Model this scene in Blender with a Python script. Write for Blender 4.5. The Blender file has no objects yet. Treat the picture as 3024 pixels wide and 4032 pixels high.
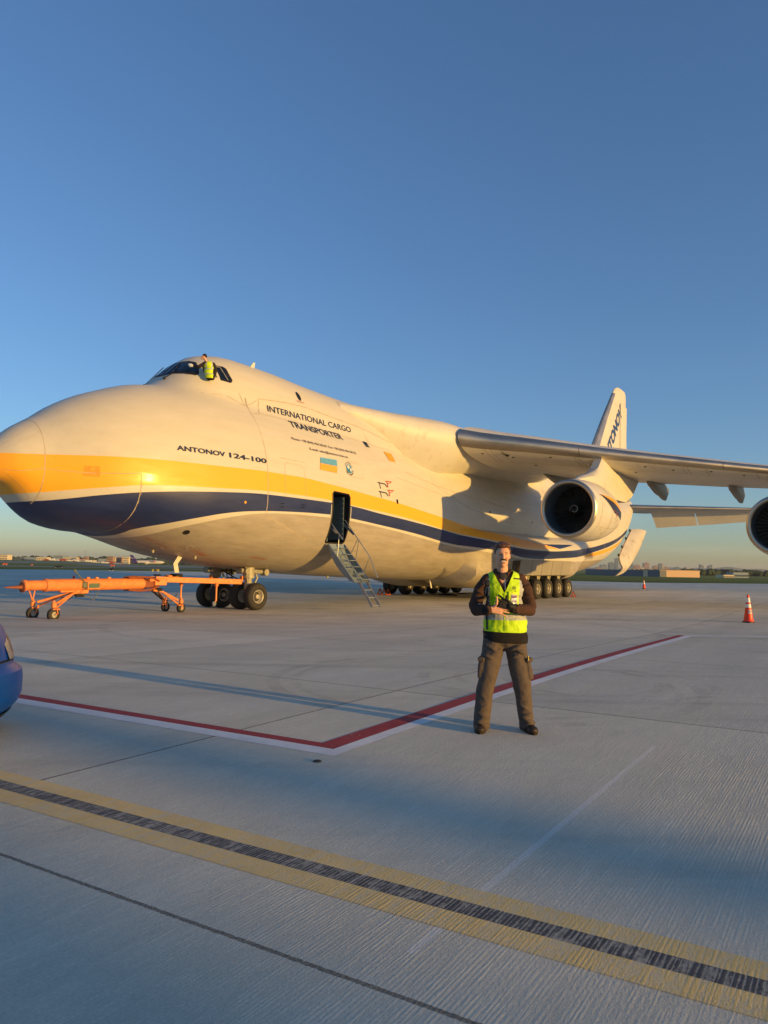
import bpy, bmesh, math, random
from mathutils import Vector, Matrix, Euler
random.seed(7)
S = bpy.context.scene
COL = S.collection
R = math.radians
# ---------------------------------------------------------------- camera
CAMH = 1.58
ROLL = math.atan2(52, 3024)
PITCH = math.atan(210*math.cos(ROLL)/2800)
cd = bpy.data.cameras.new('camera'); cam = bpy.data.objects.new('camera', cd); COL.objects.link(cam)
cd.sensor_fit = 'VERTICAL'; cd.sensor_height = 36; cd.lens = 25.0
cd.clip_start = 0.1; cd.clip_end = 60000
fw = Vector((0, math.cos(PITCH), math.sin(PITCH))); up0 = Vector((0, -math.sin(PITCH), math.cos(PITCH)))
rt = math.cos(ROLL)*Vector((1, 0, 0)) + math.sin(ROLL)*up0
upv = -math.sin(ROLL)*Vector((1, 0, 0)) + math.cos(ROLL)*up0
M = Matrix((rt, upv, -fw)).transposed().to_4x4(); M.translation = (0, 0, CAMH)
cam.matrix_world = M
S.camera = cam
# ---------------------------------------------------------------- sky, sun, exposure
SUN_EL, SUN_AZ = R(4.9), math.atan2(.837, -.547)
w = bpy.data.worlds.new('World'); S.world = w; w.use_nodes = True
nt = w.node_tree; bg = nt.nodes['Background']
sky = nt.nodes.new('ShaderNodeTexSky'); sky.sky_type = 'NISHITA'; sky.sun_disc = False
sky.sun_elevation = SUN_EL; sky.sun_rotation = SUN_AZ; sky.altitude = 0
sky.air_density = 1.0; sky.dust_density = 0.2; sky.ozone_density = 3.0
gm = nt.nodes.new('ShaderNodeGamma'); gm.inputs[1].default_value = .87; nt.links.new(sky.outputs[0], gm.inputs[0])
tn = nt.nodes.new('ShaderNodeMix'); tn.data_type = 'RGBA'; tn.blend_type = 'MULTIPLY'; tn.inputs[0].default_value = 1; tn.inputs[7].default_value = (.90, .985, 1.19, 1); nt.links.new(gm.outputs[0], tn.inputs[6])
# thin high streaks of cloud low over the horizon
tc = nt.nodes.new('ShaderNodeTexCoord'); mp = nt.nodes.new('ShaderNodeMapping'); mp.inputs['Scale'].default_value = (2.2, 2.2, 46); nt.links.new(tc.outputs['Generated'], mp.inputs[0])
nz = nt.nodes.new('ShaderNodeTexNoise'); nz.inputs['Scale'].default_value = 1.6; nz.inputs['Detail'].default_value = 5; nt.links.new(mp.outputs[0], nz.inputs['Vector'])
mr = nt.nodes.new('ShaderNodeMapRange'); mr.inputs[1].default_value = .56; mr.inputs[2].default_value = .78; mr.inputs[4].default_value = .16; nt.links.new(nz.outputs['Fac'], mr.inputs[0])
sx = nt.nodes.new('ShaderNodeSeparateXYZ'); nt.links.new(tc.outputs['Generated'], sx.inputs[0])
mz = nt.nodes.new('ShaderNodeMapRange'); mz.inputs[1].default_value = .16; mz.inputs[2].default_value = .03; nt.links.new(sx.outputs[2], mz.inputs[0])
mm = nt.nodes.new('ShaderNodeMath'); mm.operation = 'MULTIPLY'; nt.links.new(mr.outputs[0], mm.inputs[0]); nt.links.new(mz.outputs[0], mm.inputs[1])
cl = nt.nodes.new('ShaderNodeMix'); cl.data_type = 'RGBA'; cl.inputs[7].default_value = (3.6, 3.0, 2.2, 1); nt.links.new(mm.outputs[0], cl.inputs[0]); nt.links.new(tn.outputs[2], cl.inputs[6])
nt.links.new(cl.outputs[2], bg.inputs[0]); bg.inputs[1].default_value = 0.115
sd = bpy.data.lights.new('sun', 'SUN'); so = bpy.data.objects.new('sun', sd); COL.objects.link(so)
sd.energy = 2.7; sd.angle = R(0.7); sd.color = (1.0, 0.585, 0.14)
sv = Vector((math.sin(SUN_AZ)*math.cos(SUN_EL), math.cos(SUN_AZ)*math.cos(SUN_EL), math.sin(SUN_EL)))
so.rotation_euler = sv.to_track_quat('Z', 'Y').to_euler(); so.location = sv*50
S.view_settings.view_transform = 'Standard'; S.view_settings.look = 'None'
S.view_settings.exposure = 1.1; S.view_settings.gamma = 1
# ---------------------------------------------------------------- helpers
def L(h):
    h = h.lstrip('#'); o = []
    for i in (0, 2, 4):
        c = int(h[i:i+2], 16)/255
        o.append(c/12.92 if c <= .04045 else ((c+.055)/1.055)**2.4)
    return (o[0], o[1], o[2], 1)
def mat(name, col, rough=.5, metal=0, var=.12, vscale=6, bump=0, bscale=40, stretch=(1, 1, 1), coat=0, spec=.5, dirt=None, trans=0):
    """principled material, its colour broken up by object-space noise"""
    m = bpy.data.materials.new(name); m.use_nodes = True; t = m.node_tree; b = t.nodes['Principled BSDF']
    if isinstance(col, str): col = L(col)
    b.inputs['Roughness'].default_value = rough; b.inputs['Metallic'].default_value = metal
    b.inputs['Coat Weight'].default_value = coat; b.inputs['Specular IOR Level'].default_value = spec
    b.inputs['Transmission Weight'].default_value = trans
    tc = t.nodes.new('ShaderNodeTexCoord'); mp = t.nodes.new('ShaderNodeMapping'); mp.inputs['Scale'].default_value = stretch
    t.links.new(tc.outputs['Object'], mp.inputs[0])
    n = t.nodes.new('ShaderNodeTexNoise'); n.inputs['Scale'].default_value = vscale; n.inputs['Detail'].default_value = 6; n.inputs['Roughness'].default_value = .6
    t.links.new(mp.outputs[0], n.inputs['Vector'])
    r = t.nodes.new('ShaderNodeMapRange'); r.inputs[1].default_value = .3; r.inputs[2].default_value = .7
    r.inputs[3].default_value = 1-var; r.inputs[4].default_value = 1+var
    t.links.new(n.outputs['Fac'], r.inputs[0])
    mx = t.nodes.new('ShaderNodeMix'); mx.data_type = 'RGBA'; mx.blend_type = 'MULTIPLY'; mx.inputs[0].default_value = 1
    mx.inputs[6].default_value = col; t.links.new(r.outputs[0], mx.inputs[7])
    out = mx.outputs[2]
    if dirt:
        n2 = t.nodes.new('ShaderNodeTexNoise'); n2.inputs['Scale'].default_value = vscale*2.3; n2.inputs['Detail'].default_value = 9; n2.inputs['Roughness'].default_value = .7
        t.links.new(mp.outputs[0], n2.inputs['Vector'])
        r2 = t.nodes.new('ShaderNodeMapRange'); r2.inputs[1].default_value = .56; r2.inputs[2].default_value = .72; r2.inputs[4].default_value = dirt[1]
        t.links.new(n2.outputs['Fac'], r2.inputs[0])
        m2 = t.nodes.new('ShaderNodeMix'); m2.data_type = 'RGBA'; t.links.new(r2.outputs[0], m2.inputs[0]); t.links.new(out, m2.inputs[6])
        m2.inputs[7].default_value = L(dirt[0]); out = m2.outputs[2]
    t.links.new(out, b.inputs['Base Color'])
    rr = t.nodes.new('ShaderNodeMapRange'); rr.inputs[3].default_value = max(rough-.08, 0.02); rr.inputs[4].default_value = min(rough+.1, 1)
    t.links.new(n.outputs['Fac'], rr.inputs[0]); t.links.new(rr.outputs[0], b.inputs['Roughness'])
    if bump:
        nb = t.nodes.new('ShaderNodeTexNoise'); nb.inputs['Scale'].default_value = bscale; nb.inputs['Detail'].default_value = 4
        t.links.new(mp.outputs[0], nb.inputs['Vector'])
        bp = t.nodes.new('ShaderNodeBump'); bp.inputs['Strength'].default_value = bump; bp.inputs['Distance'].default_value = .02
        t.links.new(nb.outputs['Fac'], bp.inputs['Height']); t.links.new(bp.outputs[0], b.inputs['Normal'])
    return m

class MB:
    """collects shapes, then links them as ONE mesh object"""
    def __init__(s, flip=False): s.v = []; s.f = []; s.mi = []; s.cur = 0; s.flip = flip
    def add(s, vs, fs):
        o = len(s.v); s.v += [tuple(p) for p in vs]; s.f += [tuple(i+o for i in f) for f in fs]; s.mi += [s.cur]*len(fs); return s
    def box(s, c, d, rot=None):
        c = Vector(c); q = []
        for x in (-.5, .5):
            for y in (-.5, .5):
                for z in (-.5, .5):
                    p = Vector((x*d[0], y*d[1], z*d[2]))
                    if rot is not None: p = rot @ p
                    q.append(c+p)
        return s.add(q, [(0, 1, 3, 2), (4, 6, 7, 5), (0, 4, 5, 1), (2, 3, 7, 6), (0, 2, 6, 4), (1, 5, 7, 3)])
    def cbox(s, c, d, b=.02, rot=None):
        """box with chamfered edges"""
        c = Vector(c); hx, hy, hz = d[0]/2, d[1]/2, d[2]/2; b = min(b, hx*.9, hy*.9, hz*.9)
        rings = []
        for z, k in ((-hz, b), (-hz+b, 0), (hz-b, 0), (hz, b)):
            x, y = hx-k, hy-k; e = b
            rings.append([(x, y-e, z), (x-e, y, z), (-x+e, y, z), (-x, y-e, z), (-x, -y+e, z), (-x+e, -y, z), (x-e, -y, z), (x, -y+e, z)])
        rr = []
        for g in rings:
            rr.append([c + (rot @ Vector(p) if rot is not None else Vector(p)) for p in g])
        return s.rings(rr)
    def rings(s, rs, closed=True, cap=True, cap0=None, cap1=None):
        n = len(rs[0]); vs = [p for r in rs for p in r]; fs = []
        for i in range(len(rs)-1):
            for j in range(n if closed else n-1):
                k = (j+1) % n; fs.append((i*n+j, i*n+k, (i+1)*n+k, (i+1)*n+j))
        if closed and (cap if cap0 is None else cap0): fs.append(tuple(range(n)))
        if closed and (cap if cap1 is None else cap1): fs.append(tuple((len(rs)-1)*n+j for j in range(n)))
        return s.add(vs, fs)
    def tube(s, pts, r, n=8, cap=True):
        pts = [Vector(p) for p in pts]; rs = r if isinstance(r, (list, tuple)) else [r]*len(pts)
        d0 = (pts[1]-pts[0]).normalized(); a = Vector((0, 0, 1)) if abs(d0.z) < .9 else Vector((1, 0, 0))
        u = d0.cross(a).normalized(); out = []
        for i, p in enumerate(pts):
            d = (pts[min(i+1, len(pts)-1)]-pts[max(i-1, 0)]).normalized()
            u = (u-d*u.dot(d)).normalized(); v = d.cross(u)
            out.append([p+(u*math.cos(2*math.pi*k/n)+v*math.sin(2*math.pi*k/n))*rs[i] for k in range(n)])
        return s.rings(out, cap=cap)
    def cyl(s, a, b, r, r2=None, n=14, cap=True): return s.tube([a, b], [r, r if r2 is None else r2], n, cap)
    def lathe(s, o, d, prof, n=24, cap=False):
        o = Vector(o); d = Vector(d).normalized(); a = Vector((0, 0, 1)) if abs(d.z) < .9 else Vector((1, 0, 0))
        u = d.cross(a).normalized(); v = d.cross(u)
        return s.rings([[o+d*h+(u*math.cos(2*math.pi*k/n)+v*math.sin(2*math.pi*k/n))*max(r, 1e-4) for k in range(n)] for h, r in prof], cap=cap)
    def prism(s, poly, off):
        off = Vector(off); n = len(poly); a = [Vector(p) for p in poly]
        return s.add(a+[p+off for p in a], [tuple(range(n)), tuple(range(n, 2*n))]+[(i, (i+1) % n, n+(i+1) % n, n+i) for i in range(n)])
    def sph(s, c, r, nu=14, nv=9, rot=None):
        c = Vector(c); r = (r, r, r) if not isinstance(r, (tuple, list)) else r; rs = []
        for j in range(nv+1):
            t = -math.pi/2+math.pi*j/nv; ct = max(math.cos(t), 1e-3)
            g = []
            for k in range(nu):
                p = Vector((r[0]*ct*math.cos(2*math.pi*k/nu), r[1]*ct*math.sin(2*math.pi*k/nu), r[2]*math.sin(t)))
                g.append(c+(rot @ p if rot is not None else p))
            rs.append(g)
        return s.rings(rs)
    def build(s, name, mats, parent=None, angle=35, weld=False):
        me = bpy.data.meshes.new(name)
        vs = [(p[0], -p[1], p[2]) for p in s.v] if s.flip else s.v
        me.from_pydata(vs, [], s.f); me.polygons.foreach_set('material_index', s.mi)
        bm = bmesh.new(); bm.from_mesh(me)
        if weld: bmesh.ops.remove_doubles(bm, verts=bm.verts, dist=1e-4)
        bmesh.ops.recalc_face_normals(bm, faces=bm.faces); bm.to_mesh(me); bm.free()
        for m in (mats if isinstance(mats, (list, tuple)) else [mats]): me.materials.append(m)
        if angle: me.shade_smooth(); me.set_sharp_from_angle(angle=R(angle))
        o = bpy.data.objects.new(name, me); COL.objects.link(o)
        if parent: o.parent = parent
        return o
def empty(name, loc=(0, 0, 0), rz=0):
    o = bpy.data.objects.new(name, None); COL.objects.link(o); o.location = loc; o.rotation_euler = (0, 0, rz); o.empty_display_size = .2
    return o
def tag(o, label=None, cat=None, group=None, kind=None):
    for k, v in (('label', label), ('category', cat), ('group', group), ('kind', kind)):
        if v: o[k] = v
    return o
def dup(o, parent=None):
    c = o.copy(); COL.objects.link(c); c.parent = parent
    for ch in [q for q in bpy.data.objects if q.parent == o]: dup(ch, c)
    return c
def fcurve(t, src, pts, x0, x1, y1):
    """z boundary as a function of station: float curve"""
    mr = t.nodes.new('ShaderNodeMapRange'); mr.inputs[1].default_value = x0; mr.inputs[2].default_value = x1
    t.links.new(src, mr.inputs[0]); fc = t.nodes.new('ShaderNodeFloatCurve'); t.links.new(mr.outputs[0], fc.inputs['Value'])
    cu = fc.mapping.curves[0]; pts = [((a-x0)/(x1-x0), b/y1) for a, b in pts]
    cu.points[0].location = pts[0]; cu.points[1].location = pts[-1]
    for p in pts[1:-1]: cu.points.new(*p)
    for p in cu.points: p.handle_type = 'AUTO_CLAMPED'
    fc.mapping.update()
    m = t.nodes.new('ShaderNodeMath'); m.operation = 'MULTIPLY'; m.inputs[1].default_value = y1; t.links.new(fc.outputs[0], m.inputs[0])
    return m.outputs[0]
def mth(t, op, a, b=None, c=None):
    m = t.nodes.new('ShaderNodeMath'); m.operation = op
    for i, q in enumerate((a, b, c)):
        if q is None: continue
        if isinstance(q, (int, float)): m.inputs[i].default_value = q
        else: t.links.new(q, m.inputs[i])
    return m.outputs[0]
def mixc(t, fac, a, b, mode='MIX'):
    m = t.nodes.new('ShaderNodeMix'); m.data_type = 'RGBA'; m.blend_type = mode
    for i, q in ((0, fac), (6, a), (7, b)):
        if isinstance(q, (int, float)): m.inputs[i].default_value = q
        elif isinstance(q, tuple): m.inputs[i].default_value = q
        else: t.links.new(q, m.inputs[i])
    return m.outputs[2]
def noise(t, vec, scale, detail=5, rough=.6, lo=None, hi=None, a=0, b=1):
    n = t.nodes.new('ShaderNodeTexNoise'); n.inputs['Scale'].default_value = scale; n.inputs['Detail'].default_value = detail; n.inputs['Roughness'].default_value = rough
    t.links.new(vec, n.inputs['Vector'])
    if lo is None: return n.outputs['Fac']
    r = t.nodes.new('ShaderNodeMapRange'); t.links.new(n.outputs['Fac'], r.inputs[0])
    for i, q in enumerate((lo, hi, a, b)): r.inputs[i+1].default_value = q
    return r.outputs[0]
def mapping(t, src, scale=(1, 1, 1), rz=0, loc=(0, 0, 0)):
    m = t.nodes.new('ShaderNodeMapping'); m.inputs['Scale'].default_value = scale; m.inputs['Rotation'].default_value = (0, 0, rz); m.inputs['Location'].default_value = loc
    t.links.new(src, m.inputs[0]); return m.outputs[0]
def pch(xs, ys, x):
    n=len(xs)
    if x<=xs[0]: return ys[0]
    if x>=xs[-1]: return ys[-1]
    i=0
    while xs[i+1]<x: i+=1
    def dd(k): return (ys[k+1]-ys[k])/(xs[k+1]-xs[k])
    def sl(k):
        if k==0: return dd(0)
        if k==n-1: return dd(n-2)
        a,b=dd(k-1),dd(k)
        return 0 if a*b<=0 else 2*a*b/(a+b)
    h=xs[i+1]-xs[i]; t=(x-xs[i])/h
    return ((2*t**3-3*t*t+1)*ys[i]+(t**3-2*t*t+t)*h*sl(i)+(-2*t**3+3*t*t)*ys[i+1]+(t**3-t*t)*h*sl(i+1))
# fuselage: station, bottom z, lower-lobe top z, half width, z of max width, upper-lobe top z, upper-lobe half width
FS=[
(-0.72,4.93,4.97,0.02,4.95,4.0,0.3),
(-0.66,4.72,5.19,0.24,4.95,4.0,0.3),
(-0.50,4.47,5.44,0.50,4.95,4.0,0.3),
(-0.28,4.36,5.70,0.78,4.95,4.0,0.3),
(-0.08,4.26,5.93,0.99,4.94,4.0,0.4),
(0.23,3.90,6.20,1.22,4.92,4.0,0.6),
(0.55,3.60,6.42,1.43,4.88,4.2,0.7),
(0.90,3.33,6.66,1.68,4.84,5.0,0.8),
(1.40,3.08,7.05,2.06,4.78,6.0,1.0),
(2.30,2.92,7.59,2.65,4.70,7.0,1.3),
(3.00,2.88,7.90,2.92,4.65,7.4,1.5),
(4.00,2.66,8.28,3.20,4.62,8.0,1.8),
(5.20,2.32,8.54,3.45,4.60,8.4,1.9),
(5.70,2.20,8.66,3.52,4.60,8.98,1.9),
(6.50,2.05,8.80,3.58,4.60,9.76,2.0),
(7.20,1.93,8.85,3.62,4.60,10.2,2.1),
(8.50,1.78,8.90,3.65,4.60,10.43,2.25),
(10.5,1.61,8.90,3.65,4.60,10.40,2.35),
(13.0,1.45,8.80,3.65,4.55,10.25,2.40),
(16.0,1.33,8.70,3.65,4.50,10.15,2.45),
(20.0,1.20,8.60,3.65,4.45,10.08,2.5),
(24.0,1.10,8.60,3.65,4.40,10.08,2.6),
(30.0,1.10,8.60,3.65,4.40,10.2,2.6),
(38.0,1.10,8.60,3.65,4.40,10.1,2.5),
(44.0,1.25,8.60,3.60,4.80,10.0,2.4),
(48.0,1.70,8.60,3.45,5.10,9.95,2.3),
(51.0,2.20,8.60,3.25,5.40,9.9,2.2),
(54.0,3.00,8.70,3.00,5.90,9.85,2.0),
(57.5,4.50,8.80,2.60,6.80,9.75,1.8),
(61.0,6.60,9.00,1.90,7.80,9.6,1.4),
(65.0,8.20,9.20,0.60,8.75,9.2,0.5),
(66.0,8.72,8.88,0.05,8.80,8.8,0.05)]
import math
def fpar(X): return [pch([s[0] for s in FS],[s[k] for s in FS],X) for k in range(1,7)]
def lobe(phi, w, h, n):
    c,s=abs(math.cos(phi)),abs(math.sin(phi))
    return ((c/w)**n+(s/h)**n)**(-1/n)
def sec_r(p, phi):
    zb,zt,w,zc,ut,uw=p
    c,s=math.cos(phi),math.sin(phi)
    w=max(w,1e-3)
    r1=lobe(phi,w,(zt-zc) if s>0 else (zc-zb),2.15 if s>0 else 2.45)
    r2=0
    if s>0:
        uh=min(uw*1.0,max(ut-zc,0.01)*.6); zu=ut-uh-zc   # centre of upper ellipse relative to zc
        # ray (c,s)*r hits ellipse centre (0,zu)
        A=c*c/uw**2+s*s/uh**2; B=-2*s*zu/uh**2; Cc=zu*zu/uh**2-1
        D=B*B-4*A*Cc
        if D>0: r2=(-B+math.sqrt(D))/(2*A)
    k=0.22
    if r2<=0: return r1
    d=r2-r1
    return 0.5*(r1+r2+math.sqrt(d*d+k*k*min(1,w/2)**2)) if r2>0.3*r1 else r1
def sec_pt(p,phi):
    r=sec_r(p,phi); return (r*math.cos(phi), p[3]+r*math.sin(phi))
def half_w(X,Z):
    "half width of the hull at station X and height Z"
    p=fpar(X); zc=p[3]
    dz=Z-zc
    if abs(dz)<1e-6: return sec_r(p,0)
    lo,hi=(0,math.pi/2) if dz>0 else (-math.pi/2,0)
    for _ in range(28):
        m=(lo+hi)/2; z=sec_r(p,m)*math.sin(m)
        if z<dz: lo=m
        else: hi=m
    return sec_r(p,(lo+hi)/2)*math.cos((lo+hi)/2)
# ---------------------------------------------------------------- ground
def sm(t): t = min(max(t, 0), 1); return t*t*(3-2*t)
def gz(y): return -0.35*sm((y-8)/20)
def gfar(x, y):
    z = gz(y)
    if y > 115: z -= .0072*(min(y, 700)-115)*sm((x/y-.12)/.2)
    if y > 180: z -= .0045*(min(y, 1300)-180)*sm((x/y+.46)/.12)*sm((-x/y+.02)/.1)
    return z
def gz2(x, y): return gfar(x, y)
def ground_vec(t):
    tc = t.nodes.new('ShaderNodeTexCoord'); P = tc.outputs['Object']
    def dot(a):
        v = t.nodes.new('ShaderNodeVectorMath'); v.operation = 'DOT_PRODUCT'; v.inputs[1].default_value = a; t.links.new(P, v.inputs[0]); return v.outputs['Value']
    q = dot((.832, -.555, 0)); p = dot((.555, .832, 0)); a = dot((.495, .869, 0))
    cx = t.nodes.new('ShaderNodeCombineXYZ'); t.links.new(q, cx.inputs[0]); t.links.new(p, cx.inputs[1])
    return P, q, p, a, cx.outputs[0]
def line_mask(t, val, off, per, w):
    s = mth(t, 'SUBTRACT', val, off); d = mth(t, 'DIVIDE', s, per); r = mth(t, 'ROUND', d); e = mth(t, 'SUBTRACT', d, r); ab = mth(t, 'ABSOLUTE', e)
    return mth(t, 'LESS_THAN', ab, w/per)
def groove_height(t, G, P):
    sp = t.nodes.new('ShaderNodeSeparateXYZ'); t.links.new(G, sp.inputs[0])
    ph = mth(t, 'ADD', mth(t, 'MULTIPLY', sp.outputs[0], 2*math.pi/.021), mth(t, 'MULTIPLY', noise(t, mapping(t, G, (17, .5, 1)), 1, 4, .65), 13.0))
    tine = mth(t, 'POWER', mth(t, 'ADD', mth(t, 'MULTIPLY', mth(t, 'SINE', ph), .5), .5), .6)
    brk = noise(t, mapping(t, G, (20, 3.2, 1)), 1, 5, .75, .42, .62)
    g1 = mth(t, 'ADD', mth(t, 'MULTIPLY', tine, mth(t, 'ADD', .06, mth(t, 'MULTIPLY', brk, .6))), mth(t, 'MULTIPLY', noise(t, mapping(t, G, (60, 16, 1)), 1, 3, .6), .35))
    amp = noise(t, P, .55, 3, .5, .35, .65, .15, 1)
    g = mth(t, 'MULTIPLY', g1, amp)
    f = noise(t, P, 130, 3, .7); f2 = noise(t, P, 34, 4, .7)
    h = mth(t, 'ADD', mth(t, 'MULTIPLY', g, .006), mth(t, 'MULTIPLY', f, .005))
    return mth(t, 'ADD', h, mth(t, 'MULTIPLY', f2, .004)), g1, amp
def concrete():
    m = bpy.data.materials.new('grooved_concrete'); m.use_nodes = True; t = m.node_tree; b = t.nodes['Principled BSDF']
    P, q, p, a, G = ground_vec(t)
    h, g1, amp = groove_height(t, G, P)
    base = mixc(t, noise(t, P, .35, 6, .65, .35, .68), L('#cfc9b4'), L('#ded8c3'))
    base = mixc(t, noise(t, mapping(t, G, (1.2, .12, 1)), 1, 5, .6, .4, .7, 0, .5), base, L('#bfbaa6'))
    # slab to slab tone
    sx = mth(t, 'ROUND', mth(t, 'ADD', mth(t, 'DIVIDE', mth(t, 'SUBTRACT', q, -4.92), 5.8), .5)); sy = mth(t, 'ROUND', mth(t, 'ADD', mth(t, 'DIVIDE', mth(t, 'SUBTRACT', a, 2.42), 5.64), .5))
    cb = t.nodes.new('ShaderNodeCombineXYZ'); t.links.new(sx, cb.inputs[0]); t.links.new(sy, cb.inputs[1])
    wn = t.nodes.new('ShaderNodeTexWhiteNoise'); wn.noise_dimensions = '3D'; t.links.new(cb.outputs[0], wn.inputs['Vector'])
    tone = mth(t, 'ADD', mth(t, 'MULTIPLY', wn.outputs['Value'], .16), .92)
    base = mixc(t, 1, base, tone, 'MULTIPLY')
    # groove shading, speckle
    base = mixc(t, 1, base, noise(t, P, 70, 4, .8, .3, .7, .86, 1.12), 'MULTIPLY')
    gr = t.nodes.new('ShaderNodeMapRange'); gr.inputs[1].default_value = .15; gr.inputs[2].default_value = .85; gr.inputs[3].default_value = .93; gr.inputs[4].default_value = 1.09; t.links.new(g1, gr.inputs[0])
    base = mixc(t, 1, base, gr.outputs[0], 'MULTIPLY')
    # oil and rubber
    oil = noise(t, P, .16, 7, .7, .58, .75, 0, .45); base = mixc(t, oil, base, L('#4a463f'))
    spots = noise(t, P, 1.7, 2, .4, .74, .78, 0, .4); base = mixc(t, spots, base, L('#3a3733'))
    def ring(cx_, cy_, r, w_, s_):
        v = t.nodes.new('ShaderNodeVectorMath'); v.operation = 'DISTANCE'; v.inputs[1].default_value = (cx_, cy_, 0); t.links.new(P, v.inputs[0])
        e = mth(t, 'ABSOLUTE', mth(t, 'SUBTRACT', v.outputs['Value'], r)); k = mth(t, 'LESS_THAN', e, w_)
        return mth(t, 'MULTIPLY', mth(t, 'MULTIPLY', k, noise(t, P, 1.1, 5, .7, .42, .6)), s_)
    for rg in [(a_, b_, c_, d_, e_*.6) for a_, b_, c_, d_, e_ in ((1.4, 10.2, 2.9, .09, .28), (1.4, 10.2, 2.6, .06, .22), (2.3, 10.4, 1.7, .09, .28), (2.5, 10.4, 1.4, .06, .22), (3.2, 10.2, 1.4, .07, .3), (-2, 26, 5.4, .12, .35), (0, 22, 8, .14, .3), (20, 40, 17, .3, .3), (6, 60, 25, .4, .25))]:
        base = mixc(t, ring(*rg), base, L('#45423d'))
    # rubber streaks along taxi direction
    st = noise(t, mapping(t, P, (.02, .45, 1), R(8)), 1, 6, .7, .52, .7, 0, .35); base = mixc(t, st, base, L('#5d5850'))
    # joints
    jw = mth(t, 'ADD', -.003, mth(t, 'MULTIPLY', noise(t, P, 38, 5, .8), .030))
    def lm(val, off, per):
        d = mth(t, 'DIVIDE', mth(t, 'SUBTRACT', val, off), per); e = mth(t, 'ABSOLUTE', mth(t, 'SUBTRACT', d, mth(t, 'ROUND', d)))
        return mth(t, 'LESS_THAN', mth(t, 'MULTIPLY', e, per), jw)
    j = mth(t, 'MAXIMUM', lm(q, -4.92, 5.8), lm(a, 2.42, 5.64))
    jc = mixc(t, noise(t, P, 75, 4, .8, .45, .62), L('#2e2b27'), L('#8d8069'))
    base = mixc(t, mth(t, 'MULTIPLY', j, .75), base, jc)
    lj = mth(t, 'MULTIPLY', mth(t, 'LESS_THAN', mth(t, 'ABSOLUTE', mth(t, 'SUBTRACT', q, -1.57)), .02), mth(t, 'LESS_THAN', mth(t, 'ABSOLUTE', mth(t, 'SUBTRACT', p, 4.7)), 2.1))
    base = mixc(t, mth(t, 'MULTIPLY', lj, .55), base, L('#e6e2d8'))
    t.links.new(base, b.inputs['Base Color']); b.inputs['Roughness'].default_value = .85; b.inputs['Specular IOR Level'].default_value = .3
    h = mth(t, 'SUBTRACT', h, mth(t, 'MULTIPLY', j, .012))
    bp = t.nodes.new('ShaderNodeBump'); bp.inputs['Strength'].default_value = 1; bp.inputs['Distance'].default_value = 1.0
    t.links.new(h, bp.inputs['Height']); t.links.new(bp.outputs[0], b.inputs['Normal'])
    return m
def paint(name, col, wear=.35, sharp=.12):
    m = bpy.data.materials.new(name); m.use_nodes = True; t = m.node_tree; b = t.nodes['Principled BSDF']
    P, q, p, a, G = ground_vec(t)
    h, g1, amp = groove_height(t, G, P)
    k = mth(t, 'ADD', mth(t, 'MULTIPLY', g1, .6), mth(t, 'MULTIPLY', noise(t, P, 28, 5, .75), .4))
    k = mth(t, 'ADD', k, mth(t, 'MULTIPLY', mth(t, 'SUBTRACT', noise(t, P, 1.3, 4, .6), .5), .25))
    mr = t.nodes.new('ShaderNodeMapRange'); mr.inputs[1].default_value = wear-sharp/2+.08; mr.inputs[2].default_value = wear+sharp/2+.08; t.links.new(k, mr.inputs[0])
    c = mixc(t, noise(t, P, 3, 6, .7, .3, .7), L(col), tuple(x*.82 for x in L(col)[:3])+(1,))
    base = mixc(t, mr.outputs[0], L('#cdc7b3'), c)
    t.links.new(base, b.inputs['Base Color']); b.inputs['Roughness'].default_value = .8
    bp = t.nodes.new('ShaderNodeBump'); bp.inputs['Distance'].default_value = .9; t.links.new(h, bp.inputs['Height']); t.links.new(bp.outputs[0], b.inputs['Normal'])
    return m
def grass_mat():
    m = bpy.data.materials.new('grass'); m.use_nodes = True; t = m.node_tree; b = t.nodes['Principled BSDF']
    tc = t.nodes.new('ShaderNodeTexCoord'); P = tc.outputs['Object']
    c = mixc(t, noise(t, mapping(t, P, (.03, .12, 1)), 1, 7, .7, .35, .65), L('#66752f'), L('#94964c'))
    c = mixc(t, noise(t, mapping(t, P, (.3, 1.2, 1)), 1, 6, .8, .4, .7, 0, .6), c, L('#4c5e26'))
    c = mixc(t, noise(t, mapping(t, P, (.012, .05, 1)), 1, 4, .6, .55, .75, 0, .6), c, L('#8d8458'))
    t.links.new(c, b.inputs['Base Color']); b.inputs['Roughness'].default_value = .9; b.inputs['Specular IOR Level'].default_value = .1
    bp = t.nodes.new('ShaderNodeBump'); bp.inputs['Distance'].default_value = .6; t.links.new(noise(t, mapping(t, P, (2, 3, 1)), 1, 5, .8), bp.inputs['Height']); t.links.new(bp.outputs[0], b.inputs['Normal'])
    return m
def sheet(name, rows, mt, dz=0, label=None):
    """rows: list of (y, x0, x1, nx) -> sheet following the terrain"""
    nx = rows[0][3]; mb = MB(); rs = []
    for y0, x0, x1, _ in rows:
        rs.append([(x0+(x1-x0)*i/nx, y0, gz2(x0+(x1-x0)*i/nx, y0)+dz) for i in range(nx+1)])
    mb.rings(rs, closed=False); o = mb.build(name, mt, angle=0); o['kind'] = 'structure'; return o
ys = [-60, -20, -5, 0, 3, 6, 8, 10, 12, 14, 16, 18, 20, 22, 24, 26, 28, 32, 40, 60, 90, 110, 125, 140, 160, 200, 260, 350, 480, 640, 720, 1000, 1300, 2000, 4000, 9000]
M_GRASS = grass_mat()
sheet('ground', [(y, -max(200, abs(y)*1.2), max(200, abs(y)*1.2), 60) for y in ys], M_GRASS, -.004)
M_CONC = concrete()
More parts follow.
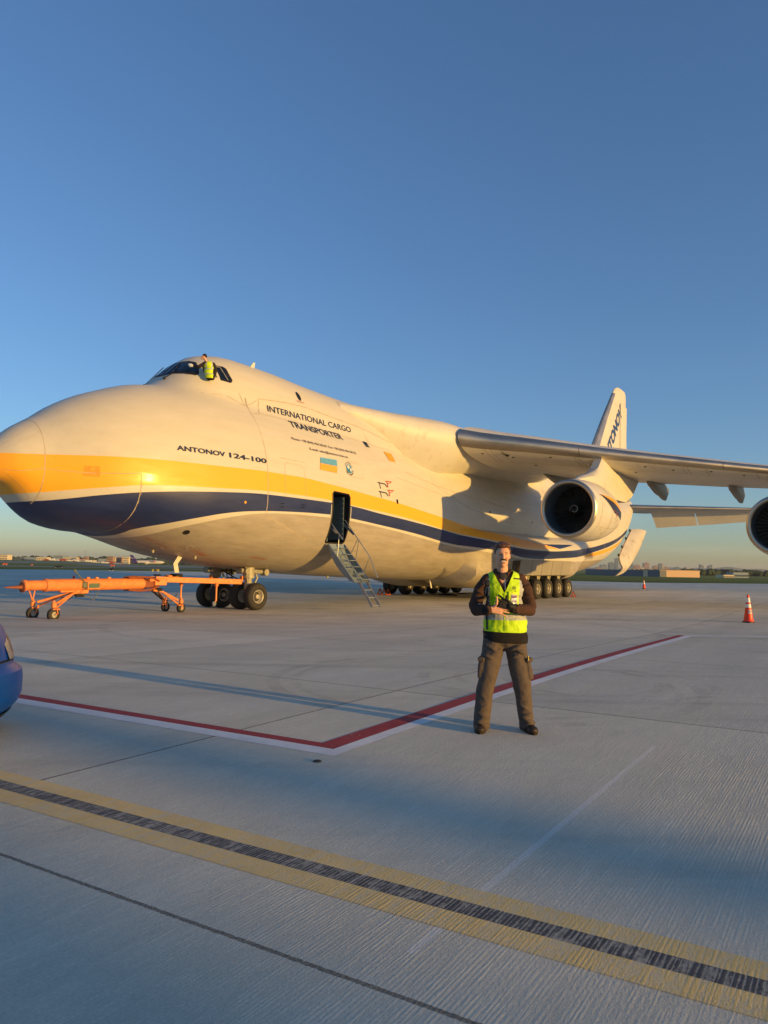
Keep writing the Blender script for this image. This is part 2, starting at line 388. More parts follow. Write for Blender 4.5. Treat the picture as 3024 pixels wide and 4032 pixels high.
def edge_y(x):
    pts = [(-200, 100), (-72, 133), (-37, 143), (0, 138), (20, 114), (37, 106), (62, 115), (150, 150), (200, 165)]
    for (xa, ya), (xb, yb) in zip(pts, pts[1:]):
        if xa <= x <= xb: return ya+(yb-ya)*(x-xa)/(xb-xa)
    return pts[0][1] if x < 0 else pts[-1][1]
mb = MB(); rs = []
yk = [-60, -20, -5, 0, 3, 6, 8, 10, 12, 14, 16, 18, 20, 22, 24, 26, 28, 32, 40, 60, 90]
for y0 in yk: rs.append([(-190+5*i, y0, gz2(-190+5*i, y0)+.003) for i in range(77)])
for f in (.25, .5, .75, 1):
    g = []
    for i in range(77):
        x = -190+5*i; yy = 90+(edge_y(x)-90)*f; g.append((x, yy, gz2(x, yy)+.02))
    rs.append(g)
mb.rings(rs, closed=False); o = mb.build('apron', M_CONC, angle=0); o['kind'] = 'structure'
M_ASPH = mat('old_asphalt', '#7d7a72', .9, var=.15, vscale=.05, stretch=(1, 4, 1))
def strip(name, pts0, pts1, mt, dz, n=24):
    mb = MB(); rs = []
    for k in range(4):
        g = []
        for i in range(n+1):
            t = i/n; a = Vector(pts0[0]).lerp(Vector(pts0[1]), t); b = Vector(pts1[0]).lerp(Vector(pts1[1]), t); q = a.lerp(b, k/3)
            g.append((q.x, q.y, gz2(q.x, q.y)+dz))
        rs.append(g)
    mb.rings(rs, closed=False); o = mb.build(name, mt, angle=0); o['kind'] = 'structure'; return o
strip('taxiway', ((-240, 170), (40, 186)), ((-240, 198), (40, 214)), M_ASPH, .03)
strip('taxiway', ((-95, 262), (-62, 330)), ((-620, 420), (-175, 640)), M_ASPH, .05)
strip('taxiway', ((-620, 560), (60, 640)), ((-620, 600), (60, 690)), M_ASPH, .06)
# painted markings: (points of one edge, points of other edge)
P_RED = paint('red_marking_paint', '#a83238', .12); P_WHITE = paint('white_marking_paint', '#ecebe6', .12)
P_YEL = paint('yellow_marking_paint', '#efcd82', .22, .3); P_BLK = paint('black_marking_paint', '#4a4b4e', .24, .3); P_DULL = paint('faded_yellow_paint', '#a5854a', .42)
def marking(name, pa, pb, mt, dz=.0052):
    """ribbon between the polylines pa and pb"""
    mb = MB(); ga, gb = [], []
    for i in range(len(pa)-1):
        n = max(1, int((Vector(pa[i+1])-Vector(pa[i])).length/.8))
        for k in range(n+(1 if i == len(pa)-2 else 0)):
            t = k/n; a = Vector(pa[i]).lerp(Vector(pa[i+1]), t); b = Vector(pb[i]).lerp(Vector(pb[i+1]), t)
            ga.append((a.x, a.y, gz2(a.x, a.y)+dz)); gb.append((b.x, b.y, gz2(b.x, b.y)+dz))
    mb.rings([ga, gb], closed=False); o = mb.build(name, mt, angle=0); o['kind'] = 'structure'; return o
marking('red_line', [(-8.0, 10.53), (-.51, 6.43), (8.28, 20.08)], [(-8.1, 10.37), (-.40, 6.22), (8.42, 19.95)], P_RED)
marking('white_line', [(-8.1, 10.37), (-.40, 6.22), (8.42, 19.95)], [(-8.2, 10.2), (-.38, 6.00), (8.62, 19.86)], P_WHITE, .0055)
marking('white_line', [(8.44, 20.06), (40, 22.1)], [(8.62, 19.80), (40, 21.8)], P_WHITE, .006)
nb = Vector((.505, .863)); db = Vector((.863, -.505))
def band(name, c0, c1, mt, dz, a=-14, b=7):
    A = nb*c0; B = nb*c1; sl = .023   # the band turns slightly
    def pt(c, s): v = nb*(c+sl*(s+1)) + db*s; return (v.x, v.y)
    marking(name, [pt(c0, a), pt(c0, b)], [pt(c1, a), pt(c1, b)], mt, dz)
band('yellow_line', 3.37, 3.225, P_YEL, .0052); band('black_line', 3.225, 3.105, P_BLK, .0055); band('yellow_line', 3.105, 2.945, P_YEL, .0052)
marking('taxi_line', [(-7.2, 23.3), (-3, 27.0), (10, 38.5)], [(-7.0, 23.0), (-2.8, 26.8), (10.2, 38.2)], P_DULL, .0056)
marking('taxi_line', [(-4.4, 22.75), (2.4, 33.6), (14, 35)], [(-4.2, 22.6), (2.6, 33.4), (14, 34.8)], P_DULL, .006)
# ---------------------------------------------------------------- the cargo aircraft (local x aft from the nose, y starboard, z up)
def psurf(X, phi, off=0):
    """point on the hull, port side positive; phi from the horizontal"""
    p = fpar(X); a = phi if phi <= math.pi/2 else math.pi-phi
    r = sec_r(p, a)+off; return (X, r*math.cos(phi), p[3]+r*math.sin(phi))
def phi_of(X, Z):
    p = fpar(X); return math.atan2(Z-p[3], half_w(X, Z))
def map_bm(bm, fn, cuts=0):
    if cuts: bmesh.ops.subdivide_edges(bm, edges=bm.edges, cuts=cuts, use_grid_fill=True)
    for v in bm.verts: v.co = fn(v.co.x, v.co.y)
def poly_on(mb, poly, fn, seg=.25):
    """polygon (a,b) -> triangulated, refined, mapped by fn onto a surface and added to mb"""
    bm = bmesh.new(); vs = [bm.verts.new((a, b, 0)) for a, b in poly]; bm.faces.new(vs)
    bmesh.ops.triangulate(bm, faces=bm.faces)
    for _ in range(5):
        le = [e for e in bm.edges if e.calc_length() > seg]
        if not le: break
        bmesh.ops.subdivide_edges(bm, edges=le, cuts=1); bmesh.ops.triangulate(bm, faces=bm.faces)
    bm.verts.ensure_lookup_table(); bm.verts.index_update()
    mb.add([fn(v.co.x, v.co.y) for v in bm.verts], [tuple(v.index for v in f.verts) for f in bm.faces]); bm.free()
def text_2d(txt, w, h, x0, y0, shear=0, bold=0):
    """flat text fitted into width w, cap height h; returns verts, faces"""
    cu = bpy.data.curves.new('t', 'FONT'); cu.body = txt; cu.size = 1; cu.fill_mode = 'FRONT'; cu.resolution_u = 3; cu.offset = bold
    ob = bpy.data.objects.new('t', cu); COL.objects.link(ob); dg = bpy.context.evaluated_depsgraph_get()
    me = bpy.data.meshes.new_from_object(ob.evaluated_get(dg)); vs = [v.co.copy() for v in me.vertices]; fs = [tuple(p.vertices) for p in me.polygons]
    bpy.data.objects.remove(ob); bpy.data.curves.remove(cu); bpy.data.meshes.remove(me)
    xa = min(v.x for v in vs); xb = max(v.x for v in vs); sx = w/(xb-xa); sy = h/.73
    return [(x0+(v.x-xa)*sx+shear*v.y*sy, y0+v.y*sy) for v in vs], fs
def text_on(mb, txt, w, h, x0, y0, fn, **k):
    vs, fs = text_2d(txt, w, h, x0, y0, **k); mb.add([fn(a, b) for a, b in vs], fs)
def letters(name, txt, w, h, x0, y0, fn, m, parent, bold=0, gap=.30, **k):
    """one mesh per word, all fitted to one line"""
    vs, fs = text_2d(txt, w, h, x0, y0, bold=bold, **k); par = list(range(len(vs)))
    def find(a):
        while par[a] != a: par[a] = par[par[a]]; a = par[a]
        return a
    for f in fs:
        for i in f[1:]: par[find(i)] = find(f[0])
    isl = {}
    for i, v in enumerate(vs): isl.setdefault(find(i), []).append(i)
    it = sorted(((min(vs[i][0] for i in g), max(vs[i][0] for i in g), r) for r, g in isl.items())); groups = []; end = -1e9
    for a, b_, r in it:
        if a-end > gap*h: groups.append(set())
        groups[-1].add(r); end = max(end, b_)
    for g in groups:
        ff = [f for f in fs if find(f[0]) in g]; used = sorted({i for f in ff for i in f}); ix = {i: n for n, i in enumerate(used)}
        q = PB(); q.add([fn(*vs[i]) for i in used], [tuple(ix[i] for i in f) for f in ff]); q.build(name, m, parent, angle=0)
hull_XZ = lambda X, Z, off=.02: psurf(X, phi_of(X, Z), off)

def livery():
    m = bpy.data.materials.new('aircraft_livery'); m.use_nodes = True; t = m.node_tree; b = t.nodes['Principled BSDF']
    tc = t.nodes.new('ShaderNodeTexCoord'); P = tc.outputs['Object']; sx = t.nodes.new('ShaderNodeSeparateXYZ'); t.links.new(P, sx.inputs[0]); X, Y, Z = sx.outputs
    C = lambda pts: fcurve(t, X, pts, 0, 56, 8)
    yt = C([(0, 5.18), (1.4, 5.24), (3.3, 5.31), (5.8, 5.35), (8.25, 5.41), (9.7, 5.41), (11.75, 5.31), (14.7, 5.09), (16.8, 4.93), (19, 4.70), (21.5, 4.44), (23.4, 4.21), (25.4, 4.03), (28.5, 3.72), (31.6, 3.46), (34.4, 3.26), (36, 3.2), (56, 3.2)])
    yb = C([(0, 3.95), (.48, 4.01), (1.1, 4.11), (1.9, 4.24), (3.3, 4.43), (5.8, 4.56), (7.8, 4.65), (9.7, 4.67), (11.9, 4.62), (13.1, 4.54), (15.4, 4.41), (18.2, 4.2), (21.5, 3.84), (25.3, 3.50), (27.5, 3.25), (29.5, 3.12), (33.5, 3.2), (36, 3.25), (56, 3.25)])
    bt = C([(0, 3.72), (.6, 3.76), (1.2, 3.86), (1.95, 4.01), (3.4, 4.22), (5.8, 4.42), (7.8, 4.53), (9.7, 4.54), (11.8, 4.53), (13.1, 4.5), (15.4, 4.31), (18.2, 4.1), (21.5, 3.8), (25.35, 3.4), (28.8, 3.05), (32.3, 3.02), (36.1, 3.15), (40.1, 3.36), (43.4, 3.55), (47.3, 3.97), (52.6, 4.77), (56, 5.6)])
    bb = C([(0, .2), (3.2, .25), (3.35, 2.8), (3.57, 3.02), (4.3, 3.24), (5.3, 3.5), (6.3, 3.71), (7.4, 3.85), (9.7, 3.98), (11.9, 4.02), (13.1, 3.96), (15.4, 3.79), (18.4, 3.54), (21.6, 3.2), (24.7, 2.98), (27, 2.8), (28.85, 2.54), (31.7, 2.5), (34.8, 2.6), (39.2, 2.78), (42.3, 2.95), (45.8, 3.35), (50.8, 4.06), (56, 5.2)])
    wb = C([(0, .1), (3.3, .15), (3.5, 2.62), (4.07, 2.82), (4.5, 3.03), (5.4, 3.31), (6.7, 3.62), (7.9, 3.8), (9.7, 3.89), (11.9, 3.9), (13.1, 3.85), (15.5, 3.68), (18.4, 3.41), (21.5, 3.1), (23.8, 2.9), (27, 2.6), (28.8, 2.42), (34, 2.37), (39, 2.44), (42.5, 2.5), (56, 3.0)])
    lt = lambda a, c: mth(t, 'LESS_THAN', a, c); gt = lambda a, c: mth(t, 'GREATER_THAN', a, c); an = lambda a, c: mth(t, 'MULTIPLY', a, c)
    yel = an(an(lt(Z, yt), gt(Z, yb)), lt(X, 34.5)); blu = an(lt(Z, bt), gt(Z, bb)); gry = lt(Z, wb)
    # small blue wedge over the gear fairing and the second yellow sweep at the tail
    u = mth(t, 'SUBTRACT', X, 31.7); wt = mth(t, 'ADD', 3.45, mth(t, 'MULTIPLY', u, .026)); d1 = mth(t, 'SUBTRACT', 3.45, mth(t, 'MULTIPLY', u, .085)); d2 = mth(t, 'ADD', 3.22, mth(t, 'MULTIPLY', mth(t, 'SUBTRACT', X, 34.4), .115))
    wed = an(an(lt(Z, wt), gt(Z, mth(t, 'MAXIMUM', d1, d2))), an(gt(X, 31.7), lt(X, 38)))
    c2 = C([(0, 1), (40, 2.55), (43, 2.9), (47, 3.25), (52, 3.95), (56, 4.7)]); w2 = C([(0, 0), (41, .0), (45, .3), (50, .34), (56, .2)])
    y2 = an(lt(Z, mth(t, 'ADD', c2, mth(t, 'MULTIPLY', w2, .5))), gt(Z, mth(t, 'SUBTRACT', c2, mth(t, 'MULTIPLY', w2, .5)))); y2 = an(y2, gt(X, 42))
    n1 = noise(t, mapping(t, P, (.5, 1, 2.5)), 1.2, 7, .65, .35, .7, 0, 1)
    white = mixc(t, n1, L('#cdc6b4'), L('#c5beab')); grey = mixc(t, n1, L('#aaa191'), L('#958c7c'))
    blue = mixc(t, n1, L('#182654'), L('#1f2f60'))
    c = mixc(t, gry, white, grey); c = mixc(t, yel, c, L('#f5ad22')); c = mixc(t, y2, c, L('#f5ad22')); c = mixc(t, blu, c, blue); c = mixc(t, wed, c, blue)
    # grime: streaks running down and back, heavier on the belly
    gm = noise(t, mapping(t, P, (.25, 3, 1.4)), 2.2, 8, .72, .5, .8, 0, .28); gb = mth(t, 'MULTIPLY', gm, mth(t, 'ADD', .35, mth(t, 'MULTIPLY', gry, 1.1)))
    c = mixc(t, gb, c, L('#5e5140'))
    rust = an(noise(t, mapping(t, P, (.35, 2.5, 3)), 1.1, 5, .6, .6, .64, 0, .75), an(lt(Z, 2.75), lt(X, 9.5))); c = mixc(t, rust, c, L('#a0603c'))
    t.links.new(c, b.inputs['Base Color'])
    b.inputs['Coat Weight'].default_value = .09; b.inputs['Coat Roughness'].default_value = .14
    r = t.nodes.new('ShaderNodeMapRange'); r.inputs[3].default_value = .42; r.inputs[4].default_value = .6; t.links.new(n1, r.inputs[0]); t.links.new(r.outputs[0], b.inputs['Roughness'])
    bp = t.nodes.new('ShaderNodeBump'); bp.inputs['Distance'].default_value = .012; bp.inputs['Strength'].default_value = .4
    t.links.new(noise(t, mapping(t, P, (.9, .9, 1.3)), 1, 3, .4), bp.inputs['Height']); t.links.new(bp.outputs[0], b.inputs['Normal'])
    return m
M_LIV = livery()
M_SEAM = mat('panel_seam', '#b3a48b', .6, var=.3, vscale=3)
M_LET = mat('dark_lettering', '#232a45', .4, var=.15); M_RED = mat('red_marking', '#b23a2a', .5)
M_DARK = mat('dark_interior', '#1b1c1e', .8); M_GLASS = mat('cockpit_glass', '#10181d', .08, var=.05, spec=.8)
M_RUB = mat('window_frame_black', '#1a1a1c', .5); M_METAL = mat('bare_metal', '#c2b7a4', .38, 1.0, var=.12, vscale=1.2, stretch=(1, .2, 1))
M_WHITE = mat('white_aircraft_paint', '#cdc8ba', .5, var=.05, vscale=.7, dirt=('#8d7f68', .35))
M_UND = mat('wing_underside_paint', '#d3cdbe', .38, var=.07, vscale=.5, stretch=(.4, 1, 1), dirt=('#7b6f5c', .3))
M_POD = mat('flap_fairing_grey', '#77736b', .4, dirt=('#5b5448', .4))
M_TYRE = mat('tyre_rubber', '#2b2825', .75, var=.2, vscale=9, bump=.15, dirt=('#6b5f4c', .45)); M_RIM = mat('wheel_rim_paint', '#a8a295', .45, .2, var=.15, vscale=12, dirt=('#4a4136', .6))
M_STRUT = mat('landing_gear_paint', '#9b9682', .5, .1, var=.2, vscale=7, dirt=('#3e362b', .6)); M_BLACK = mat('black_part', '#161616', .6)
M_STEP = mat('airstair_blue_grey', '#7f8e99', .5, .2, var=.1, vscale=5, dirt=('#4a4c4c', .4)); M_RAIL = mat('rail_metal', '#9fa6aa', .35, .6)

O_ = Vector((-12.08, 22.37, -0.35)); PR = R(54.5)
plane = empty('cargo_aircraft', O_, PR)
tag(plane, 'huge white four-engined cargo aircraft with a yellow and blue stripe, parked on the apron', 'aircraft')
def PB(): return MB(flip=True)

# fuselage --------------------------------------------------------
mb = PB(); rs = []; NS = 260
st = [-.72, -.715, -.70, -.68, -.65, -.60, -.55, -.48, -.4, -.3, -.2, -.1, 0, .12, .25, .35, .48, .6, .75, .9, 1.1, 1.4, 1.7, 2.0, 2.4, 2.8, 3.0, 3.3, 3.6, 4.0] + [4.3+.3*i for i in range(12)] + [8+.5*i for i in range(48)] + [32+1.0*i for i in range(33)] + [65.3, 65.7, 66]
for X in st:
    p = fpar(X); g = []
    for k in range(NS):
        a = -math.pi/2+2*math.pi*k/NS; q = a if a <= math.pi/2 else math.pi-a
        r = sec_r(p, q); g.append((X, r*math.cos(a), p[3]+r*math.sin(q)))
    rs.append(g)
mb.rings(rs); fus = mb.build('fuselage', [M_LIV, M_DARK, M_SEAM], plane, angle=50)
# doorway cut through the port side
cb = PB(); hole = []
for X, Z in [(11.93, 2.90), (12.02, 2.84), (13.07, 2.84), (13.16, 2.92), (13.12, 3.8), (13.12, 4.88), (13.02, 4.99), (12.02, 5.03), (11.92, 4.93), (11.92, 3.9)]: hole.append((X, 1.2, Z))
cb.prism(hole, (0, 4, 0)); cut = cb.build('cutter', [M_DARK, M_DARK], plane, angle=0)
md = fus.modifiers.new('b', 'BOOLEAN'); md.operation = 'DIFFERENCE'; md.object = cut; md.solver = 'EXACT'
dg = bpy.context.evaluated_depsgraph_get(); me = bpy.data.meshes.new_from_object(fus.evaluated_get(dg)); fus.modifiers.clear(); fus.data = me
for p_ in me.polygons:
    c_ = p_.center
    if 11.85 < c_.x < 13.25 and 2.8 < c_.z < 5.06 and -half_w(c_.x, c_.z)+.12 < c_.y < 0: p_.material_index = 1
bpy.data.objects.remove(cut)
# seams as thin raised strips, part of the fuselage skin
sb = PB()
def seam(pts, w=.028, off=.006, n=1):
    """strip along (X,phi deg) points"""
    P3 = []
    for i in range(len(pts)-1):
        (a, b), (c, d) = pts[i], pts[i+1]; m = max(1, int(max(abs(c-a)/.3, abs(d-b)/4)))
        for k in range(m): P3.append((a+(c-a)*k/m, b+(d-b)*k/m))
    P3.append(pts[-1]); A, B = [], []
    for i, (X, ph) in enumerate(P3):
        X0, p0 = P3[max(i-1, 0)]; X1, p1 = P3[min(i+1, len(P3)-1)]
        dx, dy = X1-X0, R(p1-p0)*3.4; l = math.hypot(dx, dy) or 1; nx, ny = -dy/l*w/2, dx/l*w/2
        A.append(psurf(X+nx, R(ph)+ny/3.4, off)); B.append(psurf(X-nx, R(ph)-ny/3.4, off))
    sb.rings([A, B], closed=False)
def seamz(pts, w=.028): seam([(X, math.degrees(phi_of(X, Z))) for X, Z in pts], w)
seam([(.56, a) for a in range(-60, 121, 6)], .02)
seam([(8.1, a) for a in range(-12, 66, 6)], .03); seam([(3.05, a) for a in range(-88, 2, 6)], .014)
seamz([(-.5, 4.72), (.56, 4.78)], .03); seamz([(.56, 4.75), (3.0, 4.80), (3.05, 3.3)], .025)
seam([(-.5, 40), (.53, 62)], .014); seam([(-.5, 24), (.54, 45)], .014); seam([(-.3, 8), (.54, 11)], .014); seam([(-.3, -28), (.45, -52)], .014)
seam([(7.65, 66), (8.02, 56), (8.81, 60), (11.86, 61.2), (15.55, 59.3), (17.86, 55.6)], .02)
seam([(8.02, 50), (8.6, 52), (12, 52.5), (15, 51.5), (17.9, 50)], .018); seam([(8.8, 60), (8.6, 52)], .02); seam([(15.55, 59), (15.9, 51)], .02); seam([(5.6, 72), (6.2, 62), (7.3, 60), (8.0, 56)], .022)
seamz([(9.05, 4.55), (9.05, 5.75), (9.2, 5.9), (10.0, 5.9), (10.2, 5.75), (10.25, 4.6)], .018); seamz([(8.8, 6.05), (10.3, 6.05)], .018)
seam([(8.2, -14), (10.7, -27), (10.3, -40), (9.8, -57), (9.3, -75)], .035)
seamz([(13.3, 6.5), (14.3, 6.45), (14.25, 5.8), (13.3, 5.8), (13.3, 6.5)], .015)
seamz([(20.5, 7.0), (20.5, 6.2), (22.5, 6.0), (26, 5.8), (31, 5.4)], .025); seamz([(18, 6.6), (20.5, 6.2), (24, 5.2), (30, 4.6)], .022); seamz([(17, 6.2), (21, 5.7), (24, 5.3)], .018)
for X in (22.3, 25.2, 29.0, 29.25, 31.2, 34.0): seamz([(X, 6.9), (X+.2, 5.2), (X+.4, 4.1)], .02)
for X in (36.5, 40, 44, 48, 52, 56): seam([(X, a) for a in range(-40, 60, 8)], .03)
seamz([(18.6, 8.0), (19.3, 8.1), (19.5, 7.7), (18.8, 7.5), (18.6, 8.0)], .03)
so_ = sb.build('tmp', [M_SEAM], None, angle=0); bm = bmesh.new(); bm.from_mesh(fus.data); n0 = len(bm.faces); bm.from_mesh(so_.data); bm.faces.ensure_lookup_table()
for f in bm.faces[n0:]: f.material_index = 2
bm.to_mesh(fus.data); bm.free(); bpy.data.objects.remove(so_)

# lettering and emblems ------------------------------------------
M_LETW = mat('pale_lettering', '#bdb6a6', .5)
letters('company_lettering', 'INTERNATIONAL CARGO', 5.42, .27, 9.2, 8.07, hull_XZ, M_LET, fus, bold=.016); letters('company_lettering', 'TRANSPORTER', 3.55, .29, 10.2, 7.57, hull_XZ, M_LET, fus, bold=.016)
letters('type_lettering', 'ANTONOV', 1.89, .17, 4.2, 5.72, hull_XZ, M_LET, fus, bold=.03); letters('type_lettering', '124-100', 1.80, .18, 6.27, 5.72, hull_XZ, M_LET, fus, bold=.03)
M_FAD = mat('faded_lettering', '#5b4a46', .5)
letters('contact_lettering', 'Phone: +38 (044) 454-28-60  Fax: +38 (044) 454-28-52', 4.35, .11, 9.86, 6.95, hull_XZ, M_FAD, fus, bold=.01); letters('contact_lettering', 'E-mail: sales@antonov.kiev.ua', 2.6, .11, 10.82, 6.65, hull_XZ, M_FAD, fus, bold=.01)
def hull_phi(X, a, off=.012): return psurf(X, a, off)
for tx, X0, p0, p1 in (('ANTONOV', 5.30, -125, -56), ('INTERNATIONAL CARGO', 5.95, -140, -43), ('TRANSPORTER', 6.55, -122, -60)):
    letters('belly_lettering', tx, R(p1-p0), .30, R(p0), 0, lambda a, b_: psurf(X0-b_, a, .012), M_LETW, fus)
fb = PB(); poly_on(fb, [(11.3, 6.15), (12.42, 6.15), (12.5, 6.44), (11.38, 6.41)], hull_XZ); fb.cur = 1; poly_on(fb, [(11.2, 5.86), (12.33, 5.85), (12.42, 6.15), (11.3, 6.15)], hull_XZ)
fb.build('flag_decal', [mat('flag_blue', '#5fa0c0', .4), mat('flag_yellow', '#f0a526', .4)], fus, angle=0)
# round globe emblem with writing around it
eb = PB(); cx_, cz_ = 13.28, 6.15
circ = lambda r, n=24, sx=1: [(cx_+r*sx*math.cos(2*math.pi*i/n), cz_+r*math.sin(2*math.pi*i/n)) for i in range(n)]
poly_on(eb, circ(.20), lambda a, b: hull_XZ(a, b, .014)); eb.cur = 1
poly_on(eb, [(cx_-.12, cz_+.12), (cx_, cz_+.17), (cx_+.05, cz_+.05), (cx_-.04, cz_-.02), (cx_-.1, cz_+.02)], lambda a, b: hull_XZ(a, b, .018))
poly_on(eb, [(cx_+.04, cz_+.0), (cx_+.15, cz_+.05), (cx_+.14, cz_-.08), (cx_+.06, cz_-.14)], lambda a, b: hull_XZ(a, b, .018))
eb.cur = 2
for i, ch in enumerate('ANTONOV') : 
    th = R(150-i*20); vs, fs = text_2d(ch, .075, .075, -.0375, -.03); c_, s_ = math.cos(th-math.pi/2), math.sin(th-math.pi/2)
    eb.add([hull_XZ(cx_+.27*math.cos(th)+c_*a-s_*b, cz_+.27*math.sin(th)+s_*a+c_*b, .014) for a, b in vs], fs)
for i, ch in enumerate('AIRLINES'):
    th = R(-160+i*20); vs, fs = text_2d(ch, .07, .075, -.035, -.03); c_, s_ = math.cos(th+math.pi/2), math.sin(th+math.pi/2)
    eb.add([hull_XZ(cx_+.27*math.cos(th)+c_*a-s_*b, cz_+.27*math.sin(th)+s_*a+c_*b, .014) for a, b in vs], fs)
eb.build('globe_emblem', [mat('emblem_blue', '#3f7f9c', .4), mat('emblem_white', '#e0dccf', .4), M_LET], fus, angle=0)
# pitot probes and small vents on the nose
for X, Z in ((8.9, 4.25), (8.92, 4.12), (10.1, 4.3), (10.1, 4.2)):
    vb = PB(); q_ = Vector(hull_XZ(X, Z, 0)); vb.cyl(q_, q_+Vector((0, .12, 0)), .012, n=6); vb.cyl(q_+Vector((0, .11, 0)), q_+Vector((-.16, .13, 0)), .010, n=6); vb.build('pitot_probe', M_BLACK, fus)
vb = PB(); poly_on(vb, [(7.0+.05*math.cos(i*.6), 4.15+.05*math.sin(i*.6)) for i in range(10)], lambda a, b: hull_XZ(a, b, .01)); vb.build('yellow_dot_marking', bpy.data.materials['flag_yellow'], fus, angle=0)
vb = PB(); poly_on(vb, [(1.45, 4.92), (1.85, 4.92), (1.85, 4.58), (1.45, 4.58)], lambda a, b: hull_XZ(a, b, .004)); vb.build('worn_paint_patch', mat('worn_orange_patch', '#e09a28', .6, var=.15, vscale=8), fus, angle=0)
# small placards, ports, vents
pb_ = PB(); poly_on(pb_, [(16.86, 7.48), (17.5, 7.46), (17.46, 7.0), (16.92, 7.02)], hull_XZ); pb_.cur = 1
for k, tx in enumerate(('DOSTUP', 'RESCUE', 'ACCESS', 'KEEP OUT')): text_on(pb_, tx, .5, .07, 16.95, 7.38-k*.11, lambda a, b: hull_XZ(a, b, .018))
pb_.build('yellow_placard', [mat('placard_yellow', '#d99a20', .5), M_LET], fus, angle=0)
vb = PB(); poly_on(vb, [(15.36, 7.78), (15.68, 7.76), (15.74, 7.5), (15.44, 7.5)], hull_XZ); vb.build('side_port', M_GLASS, fus, angle=0)
vb = PB(); poly_on(vb, [(16.7, 5.08), (16.84, 5.08), (16.86, 4.88), (16.74, 4.88)], hull_XZ)
vb.build('side_port', M_GLASS, fus, angle=0)
for X, ph, r in ((11.36, 65.8, .13), (5.1, -31.3, .12), (26.5, 12, .07), (32.5, 8, .06)):
    vb = PB(); poly_on(vb, [(X+r*math.cos(i*.524), R(ph)+r/3.2*math.sin(i*.524)) for i in range(12)], lambda a, b: psurf(a, b, .014)); vb.build('round_port', M_BLACK, fus, angle=0)
letters('red_stencil', 'EMERGENCY', .5, .07, 11.1, 8.86, hull_XZ, M_RED, fus)
for dz, dx in ((0, 0), (-.42, .05)):
    rb = PB()
    for q in ([(15.95, 5.9), (16.5, 5.92), (16.46, 5.88), (15.95, 5.86)], [(16.5, 5.92), (16.46, 5.88), (16.08, 5.72), (16.1, 5.76)], [(16.06, 5.87), (16.12, 5.87), (16.12, 5.6), (16.06, 5.6)]): poly_on(rb, [(a+dx, b+dz) for a, b in q], hull_XZ)
    rb.build('red_stencil', M_RED, fus, angle=0); rb = PB()
    for q in ([(15.3, 5.78), (15.9, 5.76), (16.06, 5.62), (16.04, 5.58), (15.86, 5.71), (15.3, 5.73)], [(15.4, 5.74), (15.45, 5.74), (15.5, 5.48), (15.45, 5.48)]): poly_on(rb, [(a, b+dz) for a, b in q], lambda a, b: hull_XZ(a, b, .017))
    rb.build('grey_stencil', M_LET, fus, angle=0)

# cockpit windows -------------------------------------------------
def pdeg(L_, off): return lambda a, b: psurf(a, R(b), off)
def patch(name, poly, off, m, parent=fus, seg=.2):
    """poly in (X, phi deg); phi scaled so that the mesh refines evenly"""
    q = PB(); poly_on(q, [(a, b/30) for a, b in poly], lambda a, b: psurf(a, R(b*30), off), seg); return q.build(name, m, parent, angle=60)
ws = patch('windscreen', [(5.74, 90), (5.80, 86), (5.95, 80), (6.12, 75.5), (6.30, 72.3), (6.42, 72.2), (6.50, 74), (6.60, 76.4), (6.70, 80), (6.64, 84), (6.56, 87), (6.52, 90), (6.56, 93), (6.64, 96), (6.70, 100), (6.60, 103.6), (6.42, 107.8), (6.30, 107.7), (6.12, 104.5), (5.95, 100), (5.80, 94)], .012, M_RUB)
patch('window_pane', [(5.92, 85.5), (6.10, 79.6), (6.35, 73.8), (6.42, 74.2), (6.62, 79.3), (6.53, 82.8), (6.46, 86)], .02, M_GLASS, ws); patch('window_pane', [(5.82, 89), (5.9, 87), (6.44, 87.3), (6.46, 89)], .02, M_GLASS, ws)
patch('window_pane', [(5.82, 91), (6.46, 91), (6.44, 92.7), (5.9, 93)], .02, M_GLASS, ws); patch('window_pane', [(5.92, 94.5), (6.46, 94), (6.53, 97.2), (6.62, 100.7), (6.42, 105.8), (6.35, 106.2), (6.1, 100.4)], .02, M_GLASS, ws)
M_FRAME = mat('window_trim', '#b9b2a2', .4, .3)
cw = patch('cockpit_window', [(6.72, 76), (6.98, 75.5), (7.04, 74), (6.99, 67.6), (6.82, 68.2), (6.6, 72)], .012, M_DARK)
fr = PB(); fr.tube([psurf(7.0, R(73.5), .03), psurf(6.93, R(70), .03), psurf(6.93, R(67.8), .03)], .02, 6); fr.build('window_frame', M_FRAME, cw)
cw = patch('cockpit_window', [(7.12, 73.6), (7.18, 74), (7.5, 72.9), (7.59, 71.6), (7.64, 66.2), (7.58, 65.2), (7.5, 65.0), (7.10, 66.2)], .012, M_RUB)
patch('window_pane', [(7.17, 72.6), (7.28, 72.4), (7.38, 66.0), (7.15, 66.9)], .02, M_GLASS, cw); patch('window_pane', [(7.38, 72.2), (7.5, 71.6), (7.56, 66.4), (7.47, 66.0)], .02, M_GLASS, cw)
fr = PB(); fr.tube([psurf(7.15, R(72.8), .03), psurf(7.32, R(72.4), .03), psurf(7.42, R(66.0), .03)], .018, 6); fr.build('window_frame', M_FRAME, cw)
wp = PB(); wp.tube([psurf(5.62, R(84), .05), psurf(5.8, R(82), .09), psurf(6.35, R(86), .07)], .018, 6); wp.sph(psurf(5.6, R(84), .05), .06, 8, 6); wp.tube([psurf(5.45, R(97), .05), psurf(6.2, R(95), .12)], .018, 6); wp.sph(psurf(5.4, R(97), .05), .06, 8, 6); wp.build('windscreen_wiper', M_BLACK, fus)
